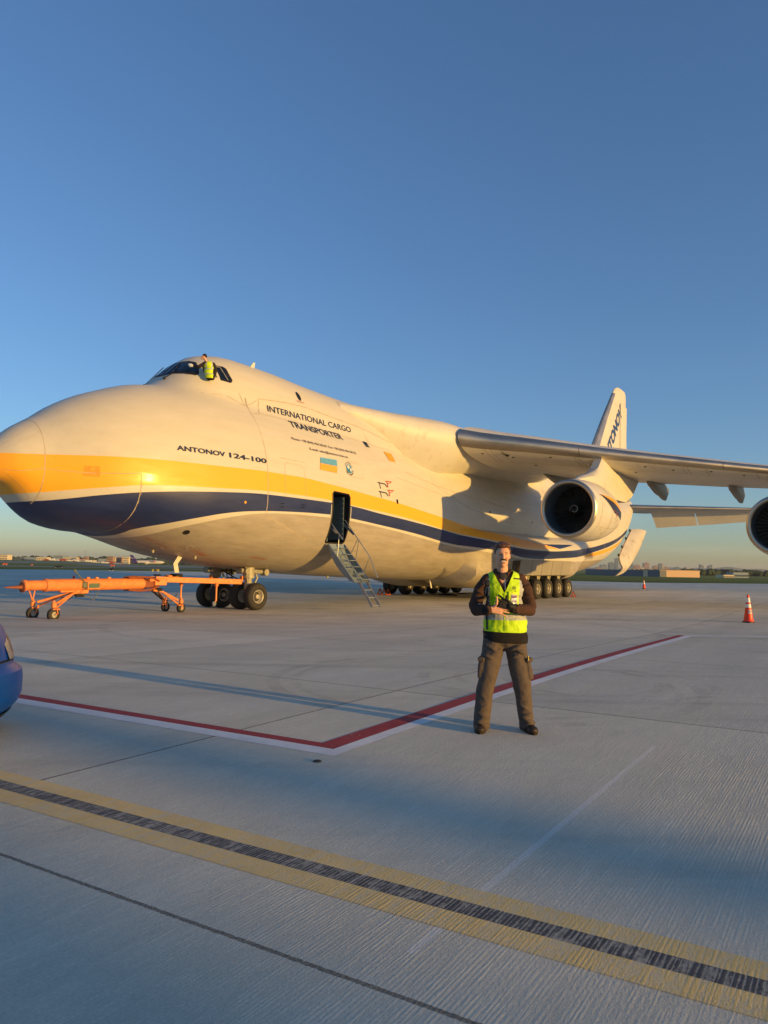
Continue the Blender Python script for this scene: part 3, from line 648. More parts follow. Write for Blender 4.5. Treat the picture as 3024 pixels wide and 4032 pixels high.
an = PB(); b0 = Vector(psurf(9.45, R(80), -.05)); an.prism([b0, b0+Vector((.25, 0, 0)), b0+Vector((.3, 0, .26)), b0+Vector((.19, 0, .26))], (0, .04, 0)); an.build('blade_antenna', M_WHITE, fus)
an = PB(); b0 = Vector((21.3, .8, 9.95)); an.cyl(b0, b0+Vector((0, 0, .3)), .05, n=8); an.build('roof_beacon', M_WHITE, fus)
dr = PB()  # drain masts hanging under the belly
dr.prism([psurf(6.2, R(-70), -.02), psurf(6.4, R(-70), -.02), (6.30, .75, 1.86), (6.34, .8, 1.52), (6.14, .8, 1.52), (6.10, .75, 1.86)], (0, .03, 0)); dr.build('drain_mast', M_WHITE, fus)
dr = PB(); q = psurf(23.9, R(-72), 0); dr.prism([(q[0], q[1], q[2]+.05), (q[0]+.12, q[1], q[2]+.05), (q[0]+.16, q[1], q[2]-.12), (q[0]+.3, q[1], q[2]-.5), (q[0]+.18, q[1], q[2]-.5), (q[0]+.04, q[1], q[2]-.12)], (0, .04, 0)); dr.build('drain_mast', M_WHITE, fus)
for X, ph in ((5.2, -72), (6.6, -60), (15.4, -80)):
    dr = PB(); q = Vector(psurf(X, R(ph), -.02)); dr.cyl(q, q-Vector((0, 0, .12)), .06, .04, 8); dr.build('belly_light', M_STRUT, fus)

# doorway frame and airstair --------------------------------------
fr = PB(); loop = [(11.93, 2.92), (12.02, 2.85), (13.07, 2.85), (13.15, 2.93), (13.11, 3.8), (13.11, 4.86), (13.02, 4.98), (12.03, 5.02), (11.94, 4.92), (11.93, 3.9), (11.93, 2.92)]
P3 = []
for (a, b), (c, d) in zip(loop, loop[1:]):
    n = max(1, int(math.hypot(c-a, d-b)/.2)); P3 += [hull_XZ(a+(c-a)*k/n, b+(d-b)*k/n, .0) for k in range(n)]
P3.append(P3[0]); fr.tube(P3, .035, 6, cap=False); fr.build('door_frame', M_BLACK, fus)
for X in (11.86, 13.19): fr = PB(); fr.tube([hull_XZ(X, z, .004) for z in (3.85, 4.05, 4.25, 4.45)], .022, 6); fr.build('door_edge_trim', M_WHITE, fus)
rb_ = PB()
for k in range(9): rb_.box((13.0, 2.9, 3.05+.22*k), (.06, .9, .03))
rb_.box((13.035, 2.75, 3.95), (.03, 1.25, 1.9)); rb_.box((12.55, 2.0, 3.9), (.7, .05, 1.9)); rb_.box((12.5, 2.7, 2.87), (1.1, .9, .02)); rb_.cyl((12.05, 3.25, 2.9), (12.05, 3.25, 3.35), .05, n=8); rb_.build('door_interior_lining', mat('interior_lining', '#5f7078', .6), fus)
stair = PB()
N0 = Vector((12.5, 3.42, 2.80)); N1 = Vector((12.5, 4.86, 1.22))
# the door shell itself: a bowed tray with ribs, hinged at the sill
A, B, Cc, D_ = [], [], [], []
for i in range(13):
    t = i/12; bow = .24*math.sin(math.pi*t)**.8; c = N0.lerp(N1, t); nrm = Vector((0, -.74, -.67)); dn = c+nrm*(bow+.04)
    A.append((11.98, c.y, c.z)); B.append((11.98, dn.y, dn.z)); Cc.append((13.10, dn.y, dn.z)); D_.append((13.10, c.y, c.z))
stair.rings([A, B, Cc, D_], closed=False); stair.rings([[(p[0]+.03, p[1], p[2]) for p in A], [(p[0]+.03, p[1]+.02, p[2]+.02) for p in B], [(p[0]-.03, p[1]+.02, p[2]+.02) for p in Cc], [(p[0]-.03, p[1], p[2]) for p in D_]], closed=False)
for X in (12.0, 12.55, 13.08): stair.tube([(X, N0.y+(N1.y-N0.y)*i/8, N0.z+(N1.z-N0.z)*i/8) for i in range(9)], .022, 6)
for i in range(1, 8):
    t = i/8; bow = .24*math.sin(math.pi*t); c = N0.lerp(N1, t); stair.box((12.27, c.y-.05-bow*.3, c.z-.05-bow*.3), (.52, .02, .14+bow*.5), Euler((R(-48), 0, 0)).to_matrix())
stair = stair.build('airstair', [M_STEP], plane, angle=40)
sp = PB()
for i in range(6):
    t = (i+.5)/6; c = N0.lerp(N1, t); sp.box((12.82, c.y, c.z-.03), (.50, .20, .025))
sp.build('stair_step', M_RAIL, stair)
ld = PB(); a0, a1 = Vector((0, 4.42, 1.66)), Vector((0, 5.42, .22))
for X in (12.48, 13.02): ld.box(((X), (a0.y+a1.y)/2, (a0.z+a1.z)/2), (.03, .11, (a1-a0).length), Euler((-math.atan2(a1.y-a0.y, a1.z-a0.z), 0, 0)).to_matrix())
for i in range(5):
    c = a0.lerp(a1, (i+.45)/4.6); ld.box((12.75, c.y, c.z), (.52, .08, .03))
ld.build('lower_ladder', M_RAIL, stair)
hr = PB(); hr.tube([(13.06, 3.30, 3.84), (13.06, 3.45, 3.86), (13.08, 4.15, 3.05), (13.1, 4.8, 2.28), (13.1, 5.22, 1.4)], .02, 8)
for (ya, za), (yb, zb_) in (((4.15, 3.05), (3.78, 2.40)), ((4.2, 2.98), (4.05, 2.15)), ((4.8, 2.28), (4.5, 1.62))): hr.cyl((13.08, ya, za), (13.08, yb, zb_), .014, n=6)
hr.prism([(13.06, 3.30, 3.84), (13.06, 3.36, 3.62), (13.08, 3.9, 3.20), (13.08, 3.98, 3.26)], (.012, 0, 0)); hr.build('handrail', M_RAIL, stair)
hr = PB(); hr.tube([(12.06, 3.38, 3.66), (12.06, 3.5, 3.66), (12.04, 4.15, 3.0)], .02, 8); hr.cyl((12.05, 3.95, 3.2), (12.02, 3.9, 2.1), .015, n=6); hr.prism([(12.06, 3.36, 3.66), (12.06, 3.36, 3.5), (12.05, 3.8, 3.22), (12.05, 3.86, 3.28)], (.012, 0, 0)); hr.build('handrail', M_RAIL, stair)

# main gear fairings ----------------------------------------------
def bulge(X): return pch([22.8, 23.6, 25, 27.5, 29, 36, 38, 40.5, 43.5], [0, .30, .78, 1.18, 1.35, 1.35, 1.15, .6, 0], X)
def fair_bot(X): return pch([22.8, 24.5, 26.5, 27.55, 27.65, 35.9, 36.0, 38, 41, 43.5], [1.9, .95, .66, .64, 2.36, 2.32, 1.15, 1.6, 2.3, 2.9], X)
for sgn in (1, -1):
    gb = PB(); rs = []
    for X in [22.8+.15*i for i in range(6)]+[23.9+.4*i for i in range(10)]+[27.56, 27.64]+[28.4+.8*i for i in range(10)]+[35.91, 35.99]+[36.6+.6*i for i in range(12)]:
        bz = fair_bot(X); tz = 4.08-.0*X; g = []; bl = bulge(X)
        for k in range(15):
            t = k/14; Z = tz+(bz-tz)*t; hw = half_w(X, max(Z, fpar(X)[0]+.08))
            prof = math.sin(min(1, (tz-Z)/1.15)*math.pi/2)**.7
            low = 1-sm((1.55-Z)/1.3)*.55
            y = (max(hw, 3.35 if X > 24 else 0)+bl*prof)*low if k else hw-.03
            g.append((X, sgn*y, Z))
        g.append((X, sgn*.6, bz-.0)); g.append((X, sgn*.6, tz)); rs.append(g)
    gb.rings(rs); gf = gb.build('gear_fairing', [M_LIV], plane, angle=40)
    for i in range(5):
        X0 = 27.75+1.62*i; db_ = PB(); y0, y1 = sgn*5.0, sgn*4.84
        db_.prism([(X0+.02, y0, 2.38), (X0+1.60, y0, 2.38), (X0+1.60, y1, 1.45), (X0+.02, y1, 1.45)], (0, sgn*.06, .04)); db_.build('gear_door', mat('gear_door_grey', '#938e84', .45, var=.08, vscale=1.5) if i == 0 and sgn == 1 else bpy.data.materials['gear_door_grey'], gf)
# main and nose wheels ---------------------------------------------
def wheel_mesh(mb, c, sgn, rad, wid):
    c = Vector(c); d = (0, sgn, 0); h = wid/2; r = rad
    mb.cur = 0; mb.lathe(c, d, [(-h*.6, r*.5), (-h, r*.66), (-h, r*.86), (-h*.72, r*.965), (-h*.3, r), (-h*.28, r*.985), (-h*.22, r*.985), (-h*.2, r), (h*.2, r), (h*.22, r*.985), (h*.28, r*.985), (h*.3, r), (h*.72, r*.965), (h, r*.86), (h, r*.62), (h*.8, r*.5)], 32)
    mb.cur = 1; mb.lathe(c, d, [(-h*.6, 0), (-h*.6, r*.5), (h*.8, r*.52), (h*.9, r*.5), (h*.84, r*.45), (h*.35, r*.38), (h*.3, r*.2), (h*.75, r*.17), (h*.8, r*.12), (h*.8, 0)], 24)
    mb.cur = 2; mb.lathe(c, d, [(h*.34, r*.385), (h*.345, r*.21)], 24)
WM = [M_TYRE, M_RIM, M_DARK]
def gear_leg(name, X, Y, top, sgn, rad, wid, offs, parent=plane):
    g = PB(); g.cyl((X, Y, rad), (X, Y, top), .13, .17, 12); g.cyl((X, Y, rad+.25), (X, Y, rad+.55), .19, n=12); g.cyl((X, Y, rad+.75), (X, Y, rad+.95), .21, n=12)
    g.cyl((X, Y-max(offs), rad), (X, Y+max(offs), rad), .08, n=10); g.tube([(X+.22, Y, rad+.3), (X+.5, Y, rad+.75), (X+.2, Y, top-.1)], .045, 6); g.cyl((X-.3, Y+.1, top), (X-.12, Y+.1, rad+.5), .035, n=6)
    o = g.build(name, M_STRUT, parent)
    for of in offs:
        wm = PB(); wheel_mesh(wm, (X, Y+of, rad), (1 if of > 0 else -1), rad, wid); wm.build('wheel', WM, o, angle=30)
    return o
for sgn in (1, -1):
    for X in (28.5, 30.2, 31.9, 33.6, 35.3): gear_leg('main_gear', X, sgn*4.22, 2.6, sgn, .635, .50, (.62, -.62))
for Y in (1.02, -1.02):
    g = gear_leg('nose_gear', 9.75, Y, 1.9, 1, .56, .42, (.43, -.43))
    e = PB(); e.cyl((9.2, Y+.1, 1.62), (10.55, Y+.18, 1.55), .09, n=10); e.cyl((10.45, Y+.05, 1.55), (10.45, Y+.36, 1.55), .14, n=12); e.cyl((9.4, Y-.28, 1.6), (9.4, Y+.32, 1.6), .12, n=12); e.cyl((9.75, Y, 1.30), (9.75, Y, 1.75), .24, n=14); e.tube([(9.75, Y, 1.1), (10.2, Y, 1.0), (10.25, Y, .7), (9.9, Y, .56)], .07, 8)
    e.build('steering_actuator', M_STRUT, g)
e = PB()
for a, b in (((9.8, -.9, 1.55), (9.8, .9, 1.62)), ((9.9, -.8, 1.6), (10.1, .1, 1.2)), ((10.1, .1, 1.2), (9.9, .9, 1.6)), ((9.7, -.3, 1.75), (9.8, -.3, 1.15)), ((9.7, .0, 1.75), (9.8, .0, 1.15)), ((9.8, -.3, 1.3), (9.8, .0, 1.3)), ((9.8, -.3, 1.5), (9.8, 0, 1.5))): e.cyl(a, b, .025, n=6)
e.build('nose_gear_brace', M_BLACK, plane)

# wings --------------------------------------------------------------
WS = [(1.0, 14.2, 37.0, 9.45, 9.0, .062), (2.4, 17.2, 36.2, 9.25, 8.6, .098), (3.5, 19.7, 35.0, 8.98, 8.3, .135), (4.4, 21.2, 34.2, 8.77, 8.0, .150), (7.5, 23.4, 34.5, 8.40, 7.68, .142), (11.0, 25.85, 34.95, 7.98, 7.35, .135), (14.3, 28.1, 36.3, 7.62, 7.12, .125), (17.6, 30.4, 37.8, 7.28, 6.95, .118), (24, 34.9, 41.0, 6.75, 6.5, .11), (31, 39.8, 44.8, 6.2, 6.0, .105), (36.4, 43.6, 47.4, 5.8, 5.7, .10)]
def foil(x, th): return 5*th*(.2969*math.sqrt(x)-.126*x-.3516*x*x+.2843*x**3-.1036*x**4)
CC = [0, .002, .006, .014, .03, .06, .1, .18, .28, .4, .52, .64, .76, .88, 1.0]
CS = [0, .0015, .005, .01, .018, .03]; CB = [.03, .06, .1, .18, .28, .4, .52, .64, .76, .88, 1.0]
def wpt(s, x, side):
    Y, xl, xt, zl, zt, th = s; c = xt-xl; cam = (.012*math.sin(math.pi*x) if side > 0 else .006*math.sin(math.pi*x))
    return (xl+c*x, Y, zl+(zt-zl)*x+c*(side*foil(x, th)+cam))
def lerp_s(Y, T=WS): return tuple([Y]+[pch([q[0] for q in T], [q[k] for q in T], Y) for k in range(1, 6)])
def sgnY(p, s): return (p[0], p[1]*s, p[2])
for sgn in (1, -1):
    wb_ = PB(); Ys = [4.4+.9*i for i in range(15)]+[17.6, 20, 24, 28, 31, 34, 36.4]
    wb_.rings([[sgnY(wpt(lerp_s(Y), x, 1), sgn) for x in CB]+[sgnY(wpt(lerp_s(Y), x, -1), sgn) for x in reversed(CB)] for Y in Ys])
    wing = wb_.build('wing', M_UND, plane, angle=30)
    a_ = 4.4
    for b_ in (9.6, 15.8, 22, 30, 36.4):
        lb_ = PB(); YY = [a_+(b_-a_)*i/6+(.012 if i == 0 else 0)-(.012 if i == 6 else 0) for i in range(7)]; rs = []
        for Y in YY:
            s_ = lerp_s(Y); up = [wpt(s_, x, 1) for x in reversed(CS)]; dn = [wpt(s_, x, -1) for x in CS[1:]]
            rs.append([sgnY((p[0]-.004, p[1], p[2]+(.003 if i < 6 else -.003)), sgn) for i, p in enumerate(up+dn)])
        lb_.rings(rs); lb_.build('leading_edge_slat', M_METAL, wing, angle=40); a_ = b_
    # slot between slat and wing, flap edge, small fittings under the wing
    if sgn == 1:
        for Y, x in ((5.1, .07), (6.4, .09), (8.2, .06), (9.8, .12), (12.3, .08), (13.5, .1), (15.2, .07), (16.6, .09), (7.0, .2), (11.6, .22)):
            ft = PB(); p = Vector(wpt(lerp_s(Y), x, -1)); ft.box(p-Vector((0, 0, .0)), (.14, .09, .03)); ft.build('underwing_fitting', M_BLACK, wing)
        ft = PB()
        ft.prism([wpt(lerp_s(6.05), .045, -1), wpt(lerp_s(6.35), .06, -1), wpt(lerp_s(6.2), .075, -1)], (0, 0, -.05)); ft.build('underwing_fitting', M_BLACK, wing)
        gg = PB()
        for Y in (5.35, 5.6, 6.1, 9.3, 9.5, 14.0, 14.2, 15.0, 17.2):
            gg.rings([[Vector(wpt(lerp_s(Y), x, -1))-Vector((0, 0, .006)) for x in (.032, .06, .1, .16)], [Vector(wpt(lerp_s(Y+.03), x, -1))-Vector((0, 0, .006)) for x in (.032, .06, .1, .16)]], closed=False)
        for x in (.16, .5, .74):
            gg.rings([[Vector(wpt(lerp_s(Y), x, -1))-Vector((0, 0, .006)) for Y in Ys[:16]], [Vector(wpt(lerp_s(Y), x+.0022, -1))-Vector((0, 0, .006)) for Y in Ys[:16]]], closed=False)
        gg.build('underwing_panel_line', M_SEAM, wing, angle=0)
    # white root fairing: a bulge along the upper fuselage that the wing grows out of
    fb_ = PB(); rs = []
    for X in [14.5, 15, 15.5, 16, 16.5, 17, 17.5, 18, 18.5, 19, 19.5, 20, 20.4, 20.8, 21.1, 21.4, 21.8, 22.4, 23, 24, 25, 26.5, 28, 30, 32, 33.5, 35, 36.5, 38]:
        wv = pch([14.5, 16.5, 18.5, 20, 20.8, 21.4, 22.4, 24, 33, 35.5, 38], [1.9, 2.4, 3.1, 3.80, 4.15, 4.33, 4.40, 4.40, 4.38, 3.9, 2.2], X)
        zt_ = pch([14.5, 18, 22, 26, 34, 38], [9.9, 9.98, 10.12, 10.2, 9.7, 9.3], X); zb__ = pch([14.5, 16.5, 18.5, 20.2, 21.5, 23, 24.5, 26, 30, 34, 38], [8.9, 7.6, 6.2, 5.5, 5.6, 6.4, 7.0, 7.08, 7.3, 7.6, 8.2], X)
        zc_ = pch([14.5, 21.4, 34, 38], [9.2, 8.75, 8.2, 8.6], X); g = []
        for k in range(25):
            a = -math.pi/2+math.pi*k/24; n_ = 2.3 if a > 0 else pch([14.5, 22, 24.5, 38], [1.55, 1.55, 2.3, 2.3], X); r_ = (abs(math.cos(a)/wv)**n_+abs(math.sin(a)/((zt_-zc_) if a > 0 else (zc_-zb__)))**n_)**(-1/n_)
            g.append((X, sgn*r_*math.cos(a), zc_+r_*math.sin(a)))
        g += [(X, 0, zt_), (X, 0, zb__)]; rs.append(g)
    fb_.rings(rs); fb_.build('wing_root_fairing', M_WHITE, wing, angle=50)
    for Yp, X0, X1, zt_, dpt in ((6.3, 28.0, 35.6, 7.75, .9), (11.2, 31.8, 36.3, 7.5, .85), (15.35, 33.6, 37.9, 7.2, .8), (22, 37, 41.5, 6.7, .8)):
        pd = PB(); rs = []
        for i in range(13):
            t = i/12; X = X0+(X1-X0)*t; s_ = lerp_s(Yp); xx = min(1, (X-s_[1])/(s_[2]-s_[1])); zz = wpt(s_, xx, -1)[2]+.05 if xx < 1 else s_[4]-.18*(X-s_[2])
            dd = dpt*math.sin(math.pi*min(1, t*.62+.02))**1.1*(1 if t < .93 else (1-t)/.07*.6+.4); wd = .22*min(1, 4*t+.2)*(1 if t < .9 else .7)
            rs.append([(X, sgn*(Yp-wd), zz), (X, sgn*(Yp+wd), zz), (X, sgn*(Yp+wd), zz-dd*.7), (X, sgn*(Yp+wd*.5), zz-dd), (X, sgn*(Yp-wd*.5), zz-dd), (X, sgn*(Yp-wd), zz-dd*.7)])
        pd.rings(rs); pd.build('flap_track_fairing', M_POD, wing, angle=40)

# engines -----------------------------------------------------------
def stripe_mat():
    m = mat('engine_cowl_paint', '#cfccc2', .3, var=.05, vscale=1, dirt=('#9c7f55', .4)); return m
M_COWL = stripe_mat(); M_DUCT = mat('intake_duct', '#586066', .5, .3, var=.1); M_FAN = mat('fan_blade_titanium', '#55524d', .4, .7)
def engine(X, Y, Z, sgn):
    d = (1, 0, 0); c = (X, Y, Z); e = PB()
    OUT = [(.13, 1.40), (.6, 1.475), (1.3, 1.52), (2.2, 1.52), (3.1, 1.44), (3.9, 1.30), (4.5, 1.16), (4.52, 1.12), (4.2, 1.10), (3.2, 1.12)]
    e.lathe(c, d, OUT, 56); cw_ = e.build('engine', M_COWL, plane, angle=40)
    l = PB(); l.lathe(c, d, [(.16, 1.165), (.07, 1.19), (.02, 1.23), (0, 1.275), (.01, 1.33), (.05, 1.37), (.13, 1.404)], 56); l.build('intake_lip', M_METAL, cw_, angle=60)
    u = PB(); u.lathe(c, d, [(.16, 1.165), (.5, 1.15), (1.15, 1.165), (1.45, 1.17)], 56); u.build('intake_duct', M_DUCT, cw_, angle=60)
    f = PB(); f.lathe(c, d, [(1.46, 1.17), (1.46, .1)], 40)
    for k in range(33):
        a = 2*math.pi*k/33; P_ = []
        for j in range(5):
            r = .30+(1.155-.30)*j/4; tw = R(25+35*j/4); w_ = .10+.05*j/4
            for s_ in (-1, 1):
                da = s_*w_*math.sin(tw)/r*.5; P_.append((X+1.28+s_*w_*math.cos(tw)*.6, Y+r*math.cos(a+da), Z+r*math.sin(a+da)))
        f.add(P_, [(2*j, 2*j+1, 2*j+3, 2*j+2) for j in range(4)])
    f.build('fan', M_FAN, cw_, angle=0)
    s = PB(); s.lathe(c, d, [(.72, .001), (.76, .07), (.9, .17), (1.15, .28), (1.3, .32)], 24); s.cur = 1; pts = []
    for i in range(40):
        a = -2.5+i*.15; r = .07+.20*(i/39); x = .76+(r-.07)*1.55-.012; pts.append((X+x, Y+r*math.cos(a)*1.04, Z+r*math.sin(a)*1.04))
    s.tube(pts, [.012+.012*math.sin(math.pi*i/39) for i in range(40)], 5); s.build('spinner', [M_BLACK, mat('spinner_spiral', '#a39b88', .5) if 'spinner_spiral' not in bpy.data.materials else bpy.data.materials['spinner_spiral']], cw_, angle=50)
    k = PB(); k.lathe(c, d, [(3.2, 1.02), (4.4, .92), (5.6, .72), (6.4, .56), (6.42, .50), (5.5, .45)], 32); k.lathe(c, d, [(5.4, .42), (6.4, .36), (7.1, .05)], 20); k.build('core_nozzle', mat('nozzle_metal', '#6d655b', .45, .8) if 'nozzle_metal' not in bpy.data.materials else bpy.data.materials['nozzle_metal'], cw_, angle=50)
    # seams and stencils on the cowl
    q = PB()
    def on(x, a, off=.008):
        r = pch([p[0] for p in OUT[:7]], [p[1] for p in OUT[:7]], x)+off; return (X+x, Y+sgn*r*math.cos(a), Z+r*math.sin(a))
    for x in (.62, 1.9, 2.05, 3.3): q.rings([[on(x, R(-90+6*i)) for i in range(31)], [on(x+.02, R(-90+6*i)) for i in range(31)]], closed=False)
    for a in (-75, -35, 52): q.rings([[on(.62+.35*i, R(a)) for i in range(11)], [on(.62+.35*i, R(a)+.012) for i in range(11)]], closed=False)
    for a, x in ((-5, 2.7), (-12, 2.8), (-15, 2.5), (-18, 2.9), (-22, 2.6), (-40, 1.1), (-48, 1.6), (-62, 2.2), (-70, 1.2), (-30, 3.6), (62, 1.0), (58, 1.2)):
        q.rings([[on(x, R(a)), on(x+.16, R(a))], [on(x, R(a)+.03), on(x+.16, R(a)+.03)]], closed=False)
    q.build('cowl_seam', M_SEAM, cw_, angle=0)
    def flat(nm, poly, m_, off=.012):
        z = PB(); poly_on(z, poly, lambda a, b: on(a, b/1.4, off), .3); z.build(nm, m_, cw_, angle=0)
    if sgn > 0:
        flat('yellow_cowl_stripe', [(.7, .69), (2.4, .60), (3.9, .37), (4.42, .10), (3.6, .15), (2.4, .38)], bpy.data.materials['flag_yellow'])
        flat('blue_cowl_stripe', [(.7, .69), (2.4, .38), (3.6, .15), (4.42, .10), (4.46, -.40), (3.4, -.20), (2.3, -.09), (1.5, .28)], M_LET)
        flat('red_stencil', [(2.75, -.02), (2.95, -.02), (2.93, -.22), (2.76, -.22)], M_RED); flat('red_stencil', [(2.2, .03), (2.34, .0), (2.34, -.03), (2.2, -.06), (2.25, -.015)], M_RED)
    return cw_
def pylon(X, Y, Z, sgn, s_):
    """strut from the cowl up and back to the wing"""
    p = PB(); rs = []
    zw = lambda X_: wpt(s_, min(max((X_-s_[1])/(s_[2]-s_[1]), .0), 1), -1)[2]
    prof = []   # station, lower z, upper z, half thickness
    xl = s_[1]
    for t in range(22):
        x = X+.7+t*.53
        r = pch([0, .6, 1.3, 2.2, 3.1, 3.9, 4.5], [1.3, 1.475, 1.52, 1.52, 1.44, 1.30, 1.16], x-X) if x-X < 4.5 else 0
        lo = Z+r-.25 if x-X < 4.4 else Z+.92
        top = pch([X+.7, X+1.6, X+2.8, X+3.8, xl+.05, xl+.4, xl+2.5, xl+5, xl+7.5], [Z+1.40, Z+1.72, Z+2.0, Z+2.35, s_[3]-.35, s_[3]-.3, zw(xl+2.5)+.12, zw(xl+5)+.12, zw(xl+7.5)+.1], x)
        if x-X > 8.4: lo = lo+(top-.02-lo)*min(1, (x-X-8.4)/3.2)
        prof.append((x, lo, max(top, lo+.03), pch([X+.7, X+2, X+4, X+9, X+12], [.06, .32, .40, .34, .05], x)))
    for x, lo, hi, h in prof:
        rs.append([(x, Y-h, lo), (x, Y-h, lo+(hi-lo)*.8), (x, Y-h*.5, hi), (x, Y+h*.5, hi), (x, Y+h, lo+(hi-lo)*.8), (x, Y+h, lo)])
    p.rings(rs); return p.build('engine_pylon', M_WHITE, plane, angle=45)
for sgn in (1, -1):
    for X, Y, Z in ((21.3, 10.35, 4.78), (26.15, 18.65, 4.12)):
        if sgn < 0: continue
        engine(X, sgn*Y, Z, sgn); pylon(X, sgn*Y, Z, sgn, lerp_s(Y))

# fin, tailplane -----------------------------------------------------
tf = PB(); rs = []
FT = [(9.6, 50.8, 64.8, .10), (12, 53.0, 64.9, .10), (13.9, 54.9, 64.5, .10), (16.6, 57.4, 64.9, .10), (19.2, 60.0, 65.3, .10), (20.0, 60.8, 65.35, .10), (20.6, 61.5, 65.3, .09), (20.9, 62.4, 65.0, .07)]
for Z, xl, xt, th in FT:
    c = xt-xl; rs.append([(xl+c*x, c*foil(x, th), Z) for x in CC]+[(xl+c*x, -c*foil(x, th), Z) for x in reversed(CC[1:])])
tf.rings(rs); fin = tf.build('tail_fin', M_WHITE, plane, angle=40)
lf = PB(); rs = []
for Z, xl, xt, th in FT[:6]:
    c = xt-xl; w_ = [0, .005, .02, .05, .10]; rs.append([(xl-.006+c*x, c*foil(x, th)+.006, Z) for x in w_]+[(xl-.006+c*x, -c*foil(x, th)-.006, Z) for x in reversed(w_[1:])])
lf.rings(rs); lf.build('fin_leading_edge', M_METAL, fin, angle=40)
ru = PB(); rs = []
for Z in (10, 12, 14, 16, 18, 19.25):
    xt = pch([10, 14.9, 19.25], [66.1, 65.35, 65.62], Z); rs.append([(xt-3.0, .30, Z), (xt-1, .14, Z), (xt, .02, Z), (xt, -.02, Z), (xt-1, -.14, Z), (xt-3.0, -.30, Z)])
ru.rings(rs); ru.build('rudder', M_WHITE, fin, angle=30)
def fin_pt(a, b, off=.025):
    xl = pch([q[0] for q in FT], [q[1] for q in FT], b); xt = pch([q[0] for q in FT], [q[2] for q in FT], b); x = min(max((a-xl)/(xt-xl), 0), 1)
    y = (xt-xl)*foil(x, .10); xr = pch([10, 14.9, 19.25], [66.1, 65.35, 65.62], b)
    if a > xr-3: y = max(y, .30-(a-xr+3)*.09 if a < xr-1 else .14-(a-xr+1)*.12)
    return (a, y+off, b)
tb_ = PB(); vs, fs = text_2d('ANTONOV', 9.3, 1.5, 0, 0, bold=.045); ca, sa = math.cos(R(46)), math.sin(R(46))
tb_.add([fin_pt(56.85+a*ca-b*sa*.75, 11.55+a*sa+b*ca*.9) for a, b in vs], fs); tb_.build('tail_lettering', mat('tail_lettering_blue', '#2b4173', .4), fin, angle=0)
TS = [(1.5, 59.5, 66.3, 8.1, 7.9, .11), (2.3, 60.05, 66.4, 8.1, 7.85, .11), (6.5, 63.1, 68.2, 8.1, 7.9, .11), (11.5, 66.7, 70.2, 8.1, 7.95, .11), (13.4, 68.0, 70.9, 8.1, 8.0, .10)]
for sgn in (1, -1):
    tp = PB(); YY = [1.5, 2.3, 4, 6.5, 9, 11.5, 13.4]; C2 = [0, .003, .01, .03, .06, .12, .25, .4, .55, .68]
    tp.rings([[sgnY(wpt(lerp_s(Y, TS), x, 1), sgn) for x in C2]+[sgnY(wpt(lerp_s(Y, TS), x, -1), sgn) for x in reversed(C2[1:])] for Y in YY]); tl = tp.build('tailplane', M_METAL, plane, angle=40)
    el = PB(); a_ = 2.75
    for b_ in (6.45, 13.3):
        el = PB(); rs = []
        for Y in (a_, (a_+b_)/2, b_):
            s_ = lerp_s(Y, TS); c = s_[2]-s_[1]; h = Vector(wpt(s_, .67, 1)); h2 = Vector(wpt(s_, .67, -1)); dr_ = c*.42; an_ = R(38)
            te = Vector(((h.x+dr_*math.cos(an_)), Y, (h.z+h2.z)/2-dr_*math.sin(an_))); rs.append([sgnY(h, sgn), sgnY(te, sgn), sgnY(te-Vector((0, 0, .05)), sgn), sgnY(h2, sgn)])
        el.rings(rs); el.build('elevator', M_UND, tl, angle=30); a_ = b_+.12

# rear side door hanging open ----------------------------------------
pe = PB()
A = [(53.2, 2.95, 3.05), (54.3, 2.95, 3.9), (55.6, 3.0, 4.9), (56.9, 3.0, 5.72)]; Bm = [(53.1, 3.1, 2.5), (54.5, 3.35, 3.2), (56.2, 3.55, 4.5), (57.4, 3.55, 5.75)]; Cm = [(53.3, 3.2, 1.95), (55.0, 3.45, 2.5), (56.9, 3.75, 4.2), (57.9, 4.0, 5.6)]; Dm = [(53.1, 2.62, 1.32), (55.3, 2.95, 1.85), (57.6, 3.5, 3.9), (58.3, 3.85, 5.4)]
def cr(P_, n=12):
    out = []
    for i in range(n+1):
        t = i/n*3; k = min(int(t), 2); u = t-k; p0, p1, p2, p3 = [Vector(P_[max(0, min(3, k+j))]) for j in (-1, 0, 1, 2)]
        out.append(.5*((2*p1)+(-p0+p2)*u+(2*p0-5*p1+4*p2-p3)*u*u+(-p0+3*p1-3*p2+p3)*u**3))
    return out
rows = [cr([r[i] for r in (A, Bm, Cm, Dm)], 10) for i in range(4)]
grid = [[cr([rows[i][j] for i in range(4)], 12)[k] for k in range(13)] for j in range(11)]
g2 = [[p+Vector((.06, -.16, -.05)) for p in r] for r in grid]
pe.rings(grid, closed=False); pe.rings(g2, closed=False)
edge = [r[0] for r in grid]+grid[-1][1:]+[r[-1] for r in reversed(grid[:-1])]+list(reversed(grid[0][1:-1])); ed2 = [p+Vector((.06, -.16, -.05)) for p in edge]
pe.rings([edge, ed2]+[], closed=True, cap=False)
pdoor = pe.build('rear_cargo_door', [mat('cargo_door_paint', '#c4bcae', .5, var=.14, vscale=.5, dirt=('#7d6c54', .8))], plane, angle=40)
for t in (.05, .35, .62, .93):
    a = rows[min(3, int(t*3))][0].lerp(rows[min(3, int(t*3)+1)][0], t*3-int(t*3)); hg = PB(); hg.box(a+Vector((-.08, -.1, .05)), (.2, .12, .2)); hg.build('door_hinge', M_BLACK, pdoor)
